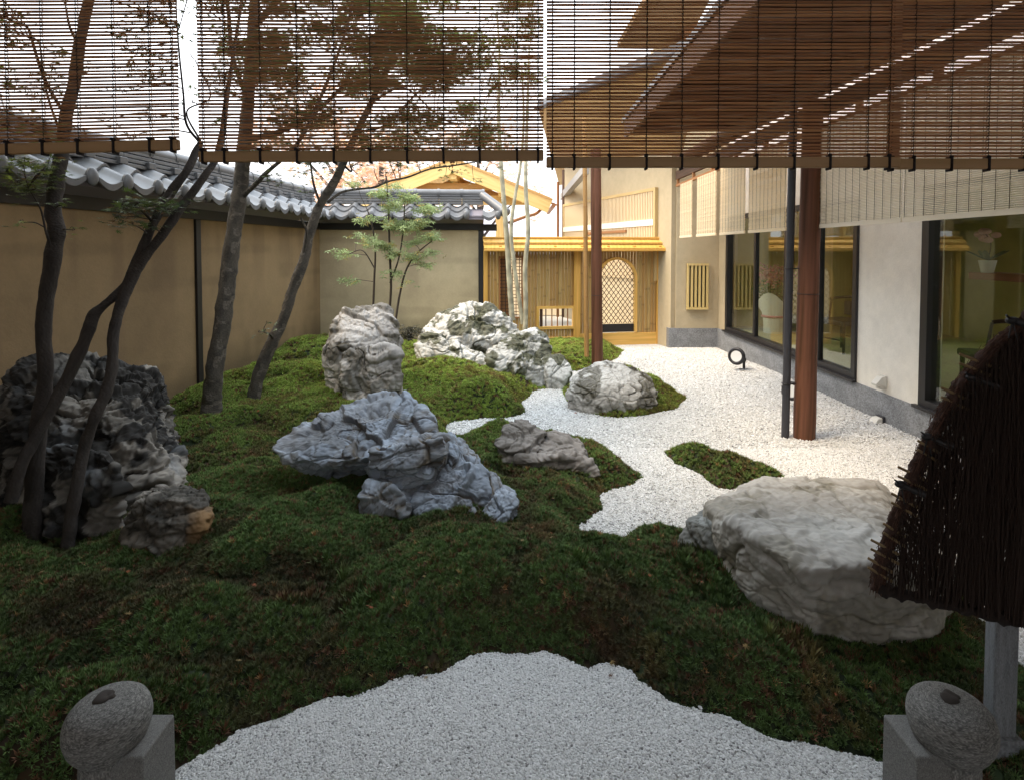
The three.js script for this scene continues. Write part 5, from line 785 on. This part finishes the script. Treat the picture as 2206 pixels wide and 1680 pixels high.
// clusters: [px, py, depth, radius px, count]; limbs: lists of [px, py, depth, radius px]
function tree(name, label, cat, base, barkM, limbs, clusters, o = {}) {
  const g = thing(name, label, cat, base, o.group), geos = limbs.map((l) => l.map(([x, y, d, r]) => [P(x, y, d), r * d / F * (o.slim ?? 1)]));
  if (o.flare) { const l = geos[0], [a, r] = l[0], [b, q] = l[1]; l.splice(0, 1, [a.clone().add(V3(0, -0.06, 0)), r * 1.7], [a.clone().lerp(b, 0.16), r * 1.12], [a.clone().lerp(b, 0.4), mix(r, q, 0.4)]); }
  geos.forEach((l, i) => part(i ? 'branch' : 'trunk', limb(l, Math.max(20, l.length * 9), o.sides ?? 16, o.rough ?? 0.13, o.freq ?? 12), barkM, g));
  const nodes = geos.flatMap((l) => { const c = new THREE.CatmullRomCurve3(l.map((p) => p[0])); return c.getPoints(40).map((p, k) => [p, mix(l[0][1], l[l.length - 1][1], k / 40)]); });
  const leaves = [], tw = [], size = o.leaf ?? 0.045;
  for (const [px, py, d, rp, n0] of clusters) { const n = Math.round(n0 * (o.mult ?? 1));
    const c = P(px, py, d), R = rp * d / F; let best = null, bd = 1e9; for (const q of nodes) { const k = q[0].distanceTo(c) + (q[0].y > c.y ? 0.4 : 0); if (k < bd) { bd = k; best = q; } }
    const m1 = best[0].clone().lerp(c, 0.5).add(V3(rr(-0.1, 0.1), rr(0, 0.12), rr(-0.1, 0.1)).multiplyScalar(Math.min(1, bd)));
    if (bd < (o.reach ?? 2.2)) tw.push(limb([[best[0], Math.min(best[1] * 0.6, 0.004 + 0.003 * bd)], [m1, 0.004], [c, 0.002]], 10, 5, 0.05));
    const k = Math.max(2, Math.round(n / 14)); const subs = [];
    for (let i = 0; i < k; i++) { const s = c.clone().add(V3(gauss() * R * 0.75, gauss() * R * 0.42, gauss() * R * 0.75)); subs.push(s); tw.push(limb([[c, 0.002], [c.clone().lerp(s, 0.5).add(V3(0, 0.02, 0)), 0.0016], [s, 0.001]], 5, 4, 0)); }
    for (let i = 0; i < n; i++) { const s = subs[i % k]; leaves.push(s.clone().add(V3(gauss() * 0.11, gauss() * 0.045, gauss() * 0.11).multiplyScalar(o.spread ?? 1))); }
  }
  if (tw.length) part('twigs', tw, M.twig, g, 'stuff');
  if (leaves.length) {
    const im = new THREE.InstancedMesh(o.geo ?? maple, o.mat ?? leafMat([1, 1, 1]), leaves.length), m = new THREE.Matrix4(), c = new THREE.Color();
    leaves.forEach((p, i) => { const s = size * rr(0.6, 1.15); m.compose(p.clone().sub(base), new THREE.Quaternion().setFromEuler(new THREE.Euler(gauss() * (o.wild ?? 0.5), rr(0, 6.28), gauss() * (o.wild ?? 0.5))), V3(s, s, s)); im.setMatrixAt(i, m); const k = rr(0.6, 1.3), q = o.tint ? o.tint(p) : [0.09, 0.13, 0.03]; im.setColorAt(i, c.setRGB(q[0] * k, q[1] * k, q[2] * k)); });
    im.name = 'leaves'; im.castShadow = im.receiveShadow = true; im.userData = { kind: 'stuff' }; g.add(im);
  }
  return g;
}
const mapleTint = () => { const u = rnd(); return u < 0.72 ? [0.085, 0.125, 0.03] : u < 0.9 ? [0.14, 0.16, 0.035] : [0.2, 0.1, 0.03]; };
const fill = (x0, x1, y0, y1, d0, d1, n, rp, cnt) => { const l = []; for (let i = 0; i < n; i++) l.push([rr(x0, x1), rr(y0, y1), rr(d0, d1), rp * rr(0.7, 1.2), Math.round(cnt * rr(0.6, 1.3))]); return l; };

tree('maple_tree', 'leftmost dark maple trunk leaning up beside the left boulder', 'tree', G(60, 1200, 0.1), M.bark, [
  [[62, 1215, 3.4, 26], [72, 1060, 3.42, 20], [84, 905, 3.45, 18], [96, 826, 3.48, 18], [94, 689, 3.5, 18], [112, 560, 3.5, 20], [121, 500, 3.5, 19], [114, 450, 3.5, 19], [121, 390, 3.5, 17], [129, 345, 3.52, 16], [136, 300, 3.55, 15], [142, 240, 3.55, 15], [158, 180, 3.6, 14], [170, 100, 3.62, 13], [182, 40, 3.65, 13], [198, -40, 3.7, 12], [215, -200, 3.75, 10], [235, -420, 3.8, 7]],
  [[112, 545, 3.5, 4], [98, 500, 3.4, 3], [86, 450, 3.35, 2.4], [60, 405, 3.3, 1.6]], [[140, 250, 3.55, 5], [95, 170, 3.45, 4], [60, 60, 3.4, 3]], [[130, 330, 3.55, 4], [70, 270, 3.5, 3], [10, 240, 3.4, 2]], [[172, 100, 3.6, 5], [150, 60, 3.5, 3], [140, 10, 3.5, 2]], [[134, 300, 3.52, 3.5], [100, 200, 3.6, 2.6], [84, 90, 3.6, 2]],
], [[50, 356, 3.3, 34, 75], [84, 372, 3.3, 26, 60], [104, 352, 3.3, 12, 20], [36, 392, 3.3, 30, 60], [75, 408, 3.3, 20, 40], [85, 440, 3.35, 12, 10], [140, 440, 3.45, 8, 5], [160, 496, 3.5, 10, 6], [130, 480, 3.5, 8, 5], [45, 480, 3.4, 8, 4], [20, 90, 3.4, 40, 36], [40, 190, 3.4, 46, 46], [70, 262, 3.4, 46, 50], [105, 168, 3.45, 36, 34], [120, 120, 3.5, 30, 26], [90, 300, 3.5, 40, 40], [10, 40, 3.4, 40, 40], [160, 226, 3.7, 16, 14], [122, 290, 3.7, 26, 20], [190, 150, 3.8, 16, 12], [-40, 150, 3.4, 60, 60], ...fill(-600, 300, -560, -70, 2.8, 5.4, 170, 85, 200)], { tint: () => rnd() < 0.6 ? [0.22, 0.27, 0.05] : mapleTint(), leaf: 0.042, slim: 0.82, flare: 1 });  // last fill: unseen canopy above the frame, added to shade the left side

tree('maple_tree', 'forked dark maple with crossing trunks in front of the left boulder', 'tree', G(140, 1235, 0.08), M.bark, [
  [[138, 1240, 3.3, 17], [150, 1134, 3.32, 16], [167, 1031, 3.36, 15], [181, 963, 3.4, 14], [205, 895, 3.42, 14], [236, 819, 3.48, 14], [246, 706, 3.52, 14], [262, 650, 3.55, 14], [284, 594, 3.58, 16], [300, 555, 3.6, 14], [322, 500, 3.62, 11], [346, 450, 3.65, 11], [372, 408, 3.68, 11], [402, 368, 3.7, 10], [424, 322, 3.75, 9], [432, 305, 3.75, 7]],
  [[22, 1080, 3.25, 15], [44, 1004, 3.28, 15], [79, 936, 3.34, 15], [113, 874, 3.4, 14], [144, 816, 3.45, 15], [188, 717, 3.5, 15], [205, 674, 3.52, 15], [240, 645, 3.55, 12], [275, 612, 3.57, 13], [288, 590, 3.58, 13]],
  [[290, 585, 3.58, 13], [318, 545, 3.6, 12], [350, 505, 3.62, 12], [395, 440, 3.66, 11], [440, 380, 3.7, 10], [465, 342, 3.74, 9], [478, 290, 3.78, 8], [487, 215, 3.85, 6], [505, 100, 3.9, 4], [530, -60, 4, 3]],
  [[430, 308, 3.75, 4], [402, 270, 3.72, 3.2], [394, 200, 3.7, 2.6], [384, 100, 3.7, 2.2], [378, 0, 3.7, 1.6]], [[432, 306, 3.75, 3], [402, 240, 3.7, 2], [452, 210, 3.8, 2], [420, 130, 3.8, 1.4]], [[330, 480, 3.64, 4], [300, 452, 3.5, 2.5], [262, 440, 3.4, 1.6]], [[376, 404, 3.68, 3], [355, 440, 3.6, 2], [340, 470, 3.5, 1.4]],
], [[262, 440, 3.4, 20, 40], [300, 438, 3.45, 26, 55], [340, 440, 3.5, 24, 50], [366, 452, 3.55, 16, 24], [252, 468, 3.4, 16, 26], [285, 484, 3.45, 18, 34], [330, 490, 3.5, 10, 6], [410, 440, 3.66, 10, 5], [270, 66, 3.9, 28, 30], [300, 30, 3.9, 30, 28], [280, 112, 3.9, 26, 24], [300, 155, 3.9, 28, 26], [262, 200, 3.9, 20, 14], [330, 40, 3.8, 30, 26], [345, 120, 3.8, 22, 18], [388, 60, 3.8, 18, 16], [322, 172, 3.8, 22, 16], [222, 262, 3.8, 20, 12], [290, 290, 3.8, 20, 12], [335, 255, 3.8, 20, 12], [405, 30, 3.8, 14, 12], [408, 115, 3.8, 8, 5], [412, 222, 3.8, 8, 5], ...fill(-100, 560, -640, -60, 2.6, 4.6, 90, 80, 170)], { tint: () => rnd() < 0.2 ? [0.07, 0.1, 0.05] : mapleTint(), leaf: 0.045, slim: 0.82, flare: 1 });  // its fill is extra foliage out of view, put overhead for shade

tree('maple_tree', 'straight mossy maple trunk against the tan wall by its black post', 'tree', G(455, 905, 0.15), M.barkPale, [
  [[452, 915, 5.6, 25], [462, 800, 5.6, 21], [478, 700, 5.62, 20], [488, 620, 5.64, 20], [500, 520, 5.66, 19], [512, 440, 5.68, 18], [518, 400, 5.7, 17], [523, 350, 5.7, 17], [531, 250, 5.75, 15], [541, 120, 5.8, 14], [548, 0, 5.8, 12], [552, -140, 5.9, 9]],
  [[520, 425, 5.7, 8], [545, 402, 5.6, 6], [572, 374, 5.5, 5], [640, 310, 5.3, 5], [690, 210, 5.2, 4], [740, 80, 5.1, 3], [770, -40, 5, 2]],
  [[528, 300, 5.7, 9], [600, 285, 5.8, 7], [680, 240, 6, 5], [760, 170, 6.2, 4], [850, 130, 6.4, 2.5]], [[534, 220, 5.7, 7], [500, 120, 5.5, 5], [490, 10, 5.4, 4], [470, -90, 5.3, 3]], [[545, 60, 5.8, 8], [620, -20, 5.6, 6], [740, -80, 5.4, 4]],
], [[585, 378, 5.5, 22, 22], [606, 390, 5.5, 16, 12], [560, 385, 5.5, 14, 12], ...fill(470, 760, 0, 190, 5, 6.4, 30, 46, 130), ...fill(560, 760, 190, 330, 5.2, 6.4, 14, 44, 100), ...fill(740, 900, -20, 120, 5, 6.2, 18, 46, 210), ...fill(880, 1010, -20, 70, 5.2, 6.2, 6, 42, 60), ...fill(200, 620, -620, -30, 3.6, 5.8, 90, 80, 150), [470, 60, 5.6, 40, 40], [450, 200, 5.6, 30, 24], [480, 260, 5.6, 34, 26]], { tint: mapleTint, leaf: 0.055, sides: 18, reach: 3, slim: 0.85, flare: 1 });  // the fill far above the frame is unseen canopy added for shading

tree('maple_tree', 'slender maple leaning right in front of the tan wall', 'tree', G(545, 870, 0.2), M.barkPale, [
  [[540, 880, 6.0, 14], [556, 810, 6.02, 13], [585, 740, 6.05, 13], [608, 692, 6.08, 11], [632, 620, 6.1, 11], [655, 560, 6.12, 11], [668, 500, 6.14, 10], [690, 440, 6.16, 9], [716, 400, 6.18, 9], [738, 355, 6.2, 8], [766, 290, 6.25, 7], [800, 220, 6.3, 6], [836, 140, 6.4, 5], [880, 40, 6.5, 4], [920, -60, 6.6, 3]],
  [[706, 436, 6.2, 3.5], [735, 415, 6.3, 2.6], [768, 408, 6.4, 2.4], [805, 404, 6.5, 2.3], [838, 391, 6.6, 2.2], [878, 382, 6.7, 2], [925, 365, 6.8, 1.8], [983, 356, 6.9, 1.6], [1042, 346, 7, 1.3]],
  [[652, 560, 6.12, 4], [660, 500, 6, 3], [648, 470, 5.9, 2]], [[690, 440, 6.1, 3], [676, 400, 6, 2.4], [668, 350, 6, 2]], [[770, 285, 6.25, 3], [830, 270, 6.3, 2.4], [900, 200, 6.4, 2], [960, 160, 6.6, 1.4]], [[800, 220, 6.3, 3], [870, 190, 6.6, 2], [960, 260, 7, 1.6], [1040, 270, 7.2, 1.2]], [[590, 735, 6.05, 3], [580, 720, 5.9, 2], [568, 716, 5.8, 1.2]], [[738, 355, 6.2, 3], [757, 370, 6.2, 2], [752, 350, 6.2, 1.5]],
], [[570, 712, 5.8, 10, 6], [556, 716, 5.8, 8, 4], [575, 695, 5.8, 6, 3], [640, 372, 6, 26, 22], [672, 380, 6, 20, 18], [700, 350, 6.1, 22, 20], [655, 415, 6, 16, 10], [720, 372, 6.2, 16, 12], [770, 356, 6.3, 26, 22], [805, 350, 6.4, 24, 20], [860, 352, 6.6, 30, 26], [905, 352, 6.7, 22, 18], [830, 368, 6.5, 20, 14], [985, 374, 7.6, 22, 18], [960, 378, 7.6, 18, 14], [1020, 390, 7.6, 18, 14], [930, 360, 6.8, 16, 10], [1055, 350, 7, 16, 12], [1080, 362, 7, 12, 8], ...fill(735, 880, 140, 205, 6, 7, 12, 40, 130), ...fill(880, 1060, 80, 190, 6, 7.2, 24, 44, 210), ...fill(1050, 1150, 140, 190, 6.4, 7.2, 8, 36, 80), ...fill(870, 1080, 225, 318, 6.4, 7.6, 20, 42, 150), ...fill(760, 880, 240, 335, 6, 6.8, 13, 40, 120), ...fill(1000, 1150, -20, 120, 6, 7, 11, 36, 90)], { tint: () => rnd() < 0.4 ? [0.16, 0.19, 0.05] : mapleTint(), leaf: 0.05, reach: 3, flare: 1 });

for (const [lab, l, cl] of [
  ['leftmost of three pale sapling stems before the lattice window', [[1104, 690, 8.45, 6], [1100, 640, 8.45, 6], [1096, 579, 8.45, 5.6], [1090, 490, 8.45, 5.4], [1084, 415, 8.45, 5], [1079, 350, 8.45, 4.6], [1074, 240, 8.45, 3.6], [1076, 120, 8.45, 2.6], [1070, 20, 8.45, 1.6]], [[1060, 200, 8.2, 26, 16], [1085, 230, 8.2, 22, 14], [1040, 250, 8.4, 24, 16], [1064, 120, 8.2, 26, 16]]],
  ['middle of three pale sapling stems, thin and bowed', [[1126, 698, 8.4, 4.6], [1119, 650, 8.4, 4.6], [1107, 567, 8.4, 4.4], [1101, 497, 8.4, 4], [1109, 427, 8.4, 3.6], [1121, 359, 8.4, 3], [1128, 260, 8.4, 2.4], [1124, 140, 8.4, 1.6]], [[1128, 215, 8.2, 26, 14], [1110, 160, 8.2, 24, 14], [1140, 250, 8.2, 20, 12]]],
  ['rightmost of three pale sapling stems, straight and tall', [[1131, 716, 8.35, 5.4], [1133, 661, 8.35, 5.2], [1131, 579, 8.35, 5], [1138, 497, 8.35, 4.8], [1133, 415, 8.35, 4.4], [1133, 352, 8.35, 4], [1136, 240, 8.35, 3], [1140, 100, 8.35, 2]], [[1150, 130, 8.2, 26, 14], [1160, 200, 8.2, 24, 12], [1156, 60, 8.2, 24, 14]]],
]) tree('sapling', lab, 'sapling', G(l[0][0], l[0][1] + 14, 0.2), M.barkThin, [l], cl, { tint: mapleTint, leaf: 0.045, sides: 8, rough: 0.06, group: 'three pale sapling stems' });

tree('leafy_shrub', 'tall airy shrub with pale green whorled leaves by the back wall', 'shrub', G(838, 700, 0.3), M.twig, [
  [[838, 680, 8.6, 3], [842, 620, 8.6, 2.8], [840, 560, 8.6, 2.6], [838, 500, 8.6, 2.4], [836, 440, 8.6, 2], [832, 380, 8.6, 1.4]], [[803, 680, 8.7, 2.6], [806, 600, 8.7, 2.4], [808, 540, 8.7, 2], [800, 480, 8.7, 1.8], [790, 450, 8.7, 1.2]], [[852, 690, 8.5, 2.6], [862, 630, 8.5, 2.4], [878, 575, 8.5, 2], [905, 540, 8.5, 1.6], [930, 520, 8.5, 1]], [[840, 610, 8.6, 2], [858, 560, 8.6, 1.8], [868, 500, 8.6, 1.6], [872, 430, 8.6, 1.2]], [[808, 580, 8.7, 1.6], [780, 540, 8.7, 1.2], [750, 548, 8.8, 0.9]],
], [[824, 420, 8.5, 20, 46], [880, 426, 8.5, 24, 60], [915, 456, 8.5, 24, 60], [850, 440, 8.5, 26, 60], [842, 484, 8.5, 24, 60], [880, 492, 8.5, 24, 60], [927, 508, 8.5, 22, 46], [800, 522, 8.5, 20, 40], [822, 530, 8.5, 22, 50], [856, 548, 8.5, 20, 40], [892, 556, 8.5, 20, 42], [932, 545, 8.5, 16, 26], [918, 572, 8.5, 12, 20], [842, 590, 8.5, 14, 22], [875, 608, 8.5, 8, 8], [744, 548, 8.9, 18, 26], [752, 605, 8.9, 16, 18], [768, 508, 8.9, 12, 10], [800, 470, 8.5, 20, 30], [905, 480, 8.5, 22, 40], [770, 395, 8.5, 18, 16], [850, 400, 8.5, 18, 22], [890, 525, 8.5, 20, 30]], { geo: lance, leaf: 0.062, mult: 1.5, tint: () => rnd() < 0.12 ? [0.4, 0.33, 0.1] : [0.33, 0.41, 0.19], mat: leafMat([1, 1, 1], 0.35), sides: 6, rough: 0.05, spread: 1.3, wild: 1 });
// small dark fern tuft between the two back rocks, tiny plants
tree('small_fern', 'small dark round fern clump between the two back rocks', 'plant', G(880, 735, 0.2), M.twig, [[[880, 735, 8.0, 2], [879, 720, 8.0, 1.5], [880, 705, 8.0, 1]]], [[880, 715, 8.0, 20, 120], [872, 725, 8.0, 14, 60]], { geo: lance, leaf: 0.05, tint: () => [0.06, 0.055, 0.03], sides: 5 });
// autumn trees beyond the wall, bleached by the sky
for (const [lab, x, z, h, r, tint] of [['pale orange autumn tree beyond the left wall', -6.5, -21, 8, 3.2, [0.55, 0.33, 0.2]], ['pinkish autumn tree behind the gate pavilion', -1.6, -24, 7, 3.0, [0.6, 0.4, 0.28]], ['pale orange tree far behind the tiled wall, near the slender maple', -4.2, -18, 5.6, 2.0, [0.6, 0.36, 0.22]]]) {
  const g = thing('autumn_tree', lab, 'tree', V3(x, 0, z)); part('trunk', limb([[V3(x, -0.1, z), 0.2], [V3(x + 0.1, h * 0.4, z), 0.15], [V3(x, h * 0.8, z), 0.06]], 20, 10), M.bark, g);
  for (let i = 0; i < 5; i++) { const a = i * 1.26; part('branch', limb([[V3(x + 0.05, h * (0.3 + 0.08 * i), z), 0.07], [V3(x + Math.cos(a) * r * 0.4, h * (0.5 + 0.07 * i), z + Math.sin(a) * r * 0.4), 0.04], [V3(x + Math.cos(a) * r * 0.8, h * (0.6 + 0.07 * i), z + Math.sin(a) * r * 0.8), 0.015]], 12, 6), M.bark, g); }
  const n = 3800, im = new THREE.InstancedMesh(maple, leafMat([1, 1, 1], 0.6), n), m = new THREE.Matrix4(), c = new THREE.Color(), cl = []; for (let i = 0; i < 42; i++) { const u = rr(-1, 1), a = rr(0, 6.28), q = Math.cbrt(rnd()) * r; cl.push(V3(Math.sqrt(1 - u * u) * Math.cos(a) * q, h * 0.62 + u * q * 0.9, Math.sqrt(1 - u * u) * Math.sin(a) * q)); }
  for (let i = 0; i < n; i++) { const s = rr(0.08, 0.14), p = cl[i % 42].clone().add(V3(gauss(), gauss() * 0.6, gauss()).multiplyScalar(0.55)); m.compose(p, new THREE.Quaternion().setFromEuler(new THREE.Euler(gauss() * 0.7, rr(0, 6.3), gauss() * 0.7)), V3(s, s, s)); im.setMatrixAt(i, m); const k = rr(0.7, 1.25); im.setColorAt(i, c.setRGB(tint[0] * k, tint[1] * k, tint[2] * k)); }
  im.name = 'leaves'; im.userData = { kind: 'stuff' }; im.castShadow = true; g.add(im);
}
{ const n = 230, im = new THREE.InstancedMesh(maple, leafMat([1, 1, 1], 0.2), n), m = new THREE.Matrix4(), c = new THREE.Color(); let i = 0;
  while (i < n) { const z = -rr(1.9, 9.5), x = rr(-3.3, 2.6), sd = sdAt(x, z); if (sd < -0.5 || (sd < -0.08 && rnd() < 0.9)) continue; const s = rr(0.012, 0.026); m.compose(V3(x, (sd > 0 ? mossY(x, z, sd) + 0.022 : gravelY(x, z) + 0.012), z), new THREE.Quaternion().setFromEuler(new THREE.Euler(gauss() * 0.4, rr(0, 6.3), gauss() * 0.4)), V3(s, s, s)); im.setMatrixAt(i, m); const k = rnd(); im.setColorAt(i++, k < 0.5 ? c.setRGB(0.34, 0.09, 0.03) : k < 0.8 ? c.setRGB(0.3, 0.2, 0.07) : c.setRGB(0.14, 0.08, 0.05)); }
  im.name = 'fallen_leaves'; im.castShadow = im.receiveShadow = true; im.userData = { kind: 'stuff', label: 'small red and brown fallen leaves on moss and gravel' }; scene.add(im); }
// ---------------------------------------------------------------- bamboo blinds hung in front of the camera's veranda
{
  const Z = -1.6, lx = (px) => P(px, 340, -Z).x, ly = (py, px = 1113) => P(px, py, -Z).y, mats = [0, 1, 2, 3].map((i) => new THREE.MeshPhysicalMaterial({ roughness: 1, transmission: 0.6, thickness: 0, side: THREE.DoubleSide, color: new THREE.Color().setRGB(...[[0.54, 0.31, 0.15], [0.44, 0.24, 0.11], [0.60, 0.37, 0.19], [0.50, 0.29, 0.15]][i]) })), cordM = std([0.018, 0.013, 0.014], 0.9), railM = std(null, 0.6, { map: woodTex([0.42, 0.25, 0.12], 0.3) });
  const defs = [
    ['bamboo slat blind hanging in the upper left corner of the view', -95, 392, 338, 326, [-50, 28, 104, 179, 255, 332, 379], 0.012],
    ['bamboo slat blind in front of the dense maple crown, left of centre', 429, 1171, 350, 347, [439, 486, 563, 642, 721, 799, 878, 956, 1034, 1114, 1159], 0],
    ['bamboo slat blind over the house eaves, right of centre', 1177, 1938, 362, 362, [1190, 1237, 1313, 1392, 1468, 1546, 1629, 1709, 1786, 1868, 1913], 0.0],
    ['bamboo slat blind hanging in the upper right corner of the view', 1926, 2420, 362, 362, [1935, 1982, 2064, 2146, 2225, 2304, 2380], -0.03],
  ];
  const yTop = 2.63, slatGeo = new Map();
  for (const [lab, xa, xb, ya, yb, cords, dz] of defs) {
    const a = lx(xa), b = lx(xb), L = b - a, z = Z + dz, g = thing('bamboo_blind', lab, 'blind', V3((a + b) / 2, yTop, z), 'bamboo slat blinds hung from the veranda edge');
    const y0 = ly(ya), y1 = ly(yb), ang = Math.atan2(y1 - y0, L), yc = (y0 + y1) / 2, rail = 0.030, cx = (a + b) / 2;
    const put = (name, geo, m, y, dzz = 0, tilt = ang) => { const o = new THREE.Mesh(geo, m); o.name = name; o.position.set(0, y - yTop, dzz); o.rotation.z = tilt; o.castShadow = o.receiveShadow = true; g.add(o); return o; };
    put('bottom_rail', bx(L, rail, 0.016, 0, 0, 0, 0.004), railM, yc + rail / 2, 0);
    const vars = [0, 1, 2].map((k) => { const n = 22, pos = new THREE.CylinderGeometry(0.0034, 0.0034, L, 6, n).rotateZ(Math.PI / 2), p = pos.attributes.position; for (let i = 0; i < p.count; i++) { const x = p.getX(i), t = 0.0011 * noise(x * 5, k * 7.7, xa) ; p.setY(i, p.getY(i) * (1 + 0.2 * noise(x * 14, k * 3.1, 5)) + t); p.setZ(i, p.getZ(i) * 0.7); } pos.computeVertexNormals(); return pos; });
    const pitch = 0.0093; for (let y = yc + rail + 0.006, i = 0; y < yTop; y += pitch * rr(0.93, 1.07), i++) put('slat', vars[i % 3], mats[Math.floor(rnd() * 4)], y, rr(-0.0012, 0.0012), ang * Math.max(0, 1 - (y - yc) / 0.5) + rr(-0.0012, 0.0012));
    put('head_rail', bx(L, 0.03, 0.02), railM, yTop, 0, 0);
    for (const px of cords) {
      const x = lx(px) - cx, yb2 = mix(y0, y1, (lx(px) - a) / L) - yTop, geos = []; // two strands crossing between slats, gathered round the bottom rail
      for (const s of [0, 1]) { const c = []; for (let y = yb2, k = 0; y < 0; y += pitch / 2, k++) c.push(V3(x + 0.0009 * (((k + s) % 2) * 2 - 1), y, (k % 4 < 2 ? 1 : -1) * (s ? -0.005 : 0.005))); geos.push(new THREE.TubeGeometry(new THREE.CatmullRomCurve3(c), c.length * 2, 0.0011, 4)); }
      geos.push(bx(0.0055, rail + 0.012, 0.026, x, yb2 + rail / 2, 0, 0.002), sphere(0.0055, x - 0.002, yb2 + rail + 0.003, 0.011, 1.1, 0.8, 0.8, 8));
      const m = new THREE.Mesh(merge(geos), cordM); m.name = 'cord'; m.castShadow = true; g.add(m);
    }
  }
}
// veranda of the viewer, unseen: eave and rear wall cut to control light
struct('veranda_shade_roof', slab([V3(-5.4, 3.32, -3.15), V3(0.1, 3.32, -3.15), V3(0.8, 3.32, -2.5), V3(5.4, 3.32, -2.4), V3(5.4, 3.9, 4.2), V3(-5.4, 3.9, 4.2)], V3(0, 0.14, 0)), M.soffit, 'structure', 'dark board veranda roof out of view, its eave shaped to shade the garden');
struct('veranda_floor', bx(10.4, 0.12, 5.4, 0, 0.24, 1.5), M.floorWood, 'structure', 'dark board floor of the veranda');
struct('veranda_wall', [bx(10.4, 2.9, 0.15, 0, 1.45, 4.2), bx(0.15, 3.7, 5.5, -5.2, 1.8, 1.45), bx(0.15, 3.7, 5.5, 5.2, 1.8, 1.45)], M.plasterBeige, 'structure', 'unseen plastered veranda walls, the rear one kept low to let light in');

renderer.render(scene, camera);
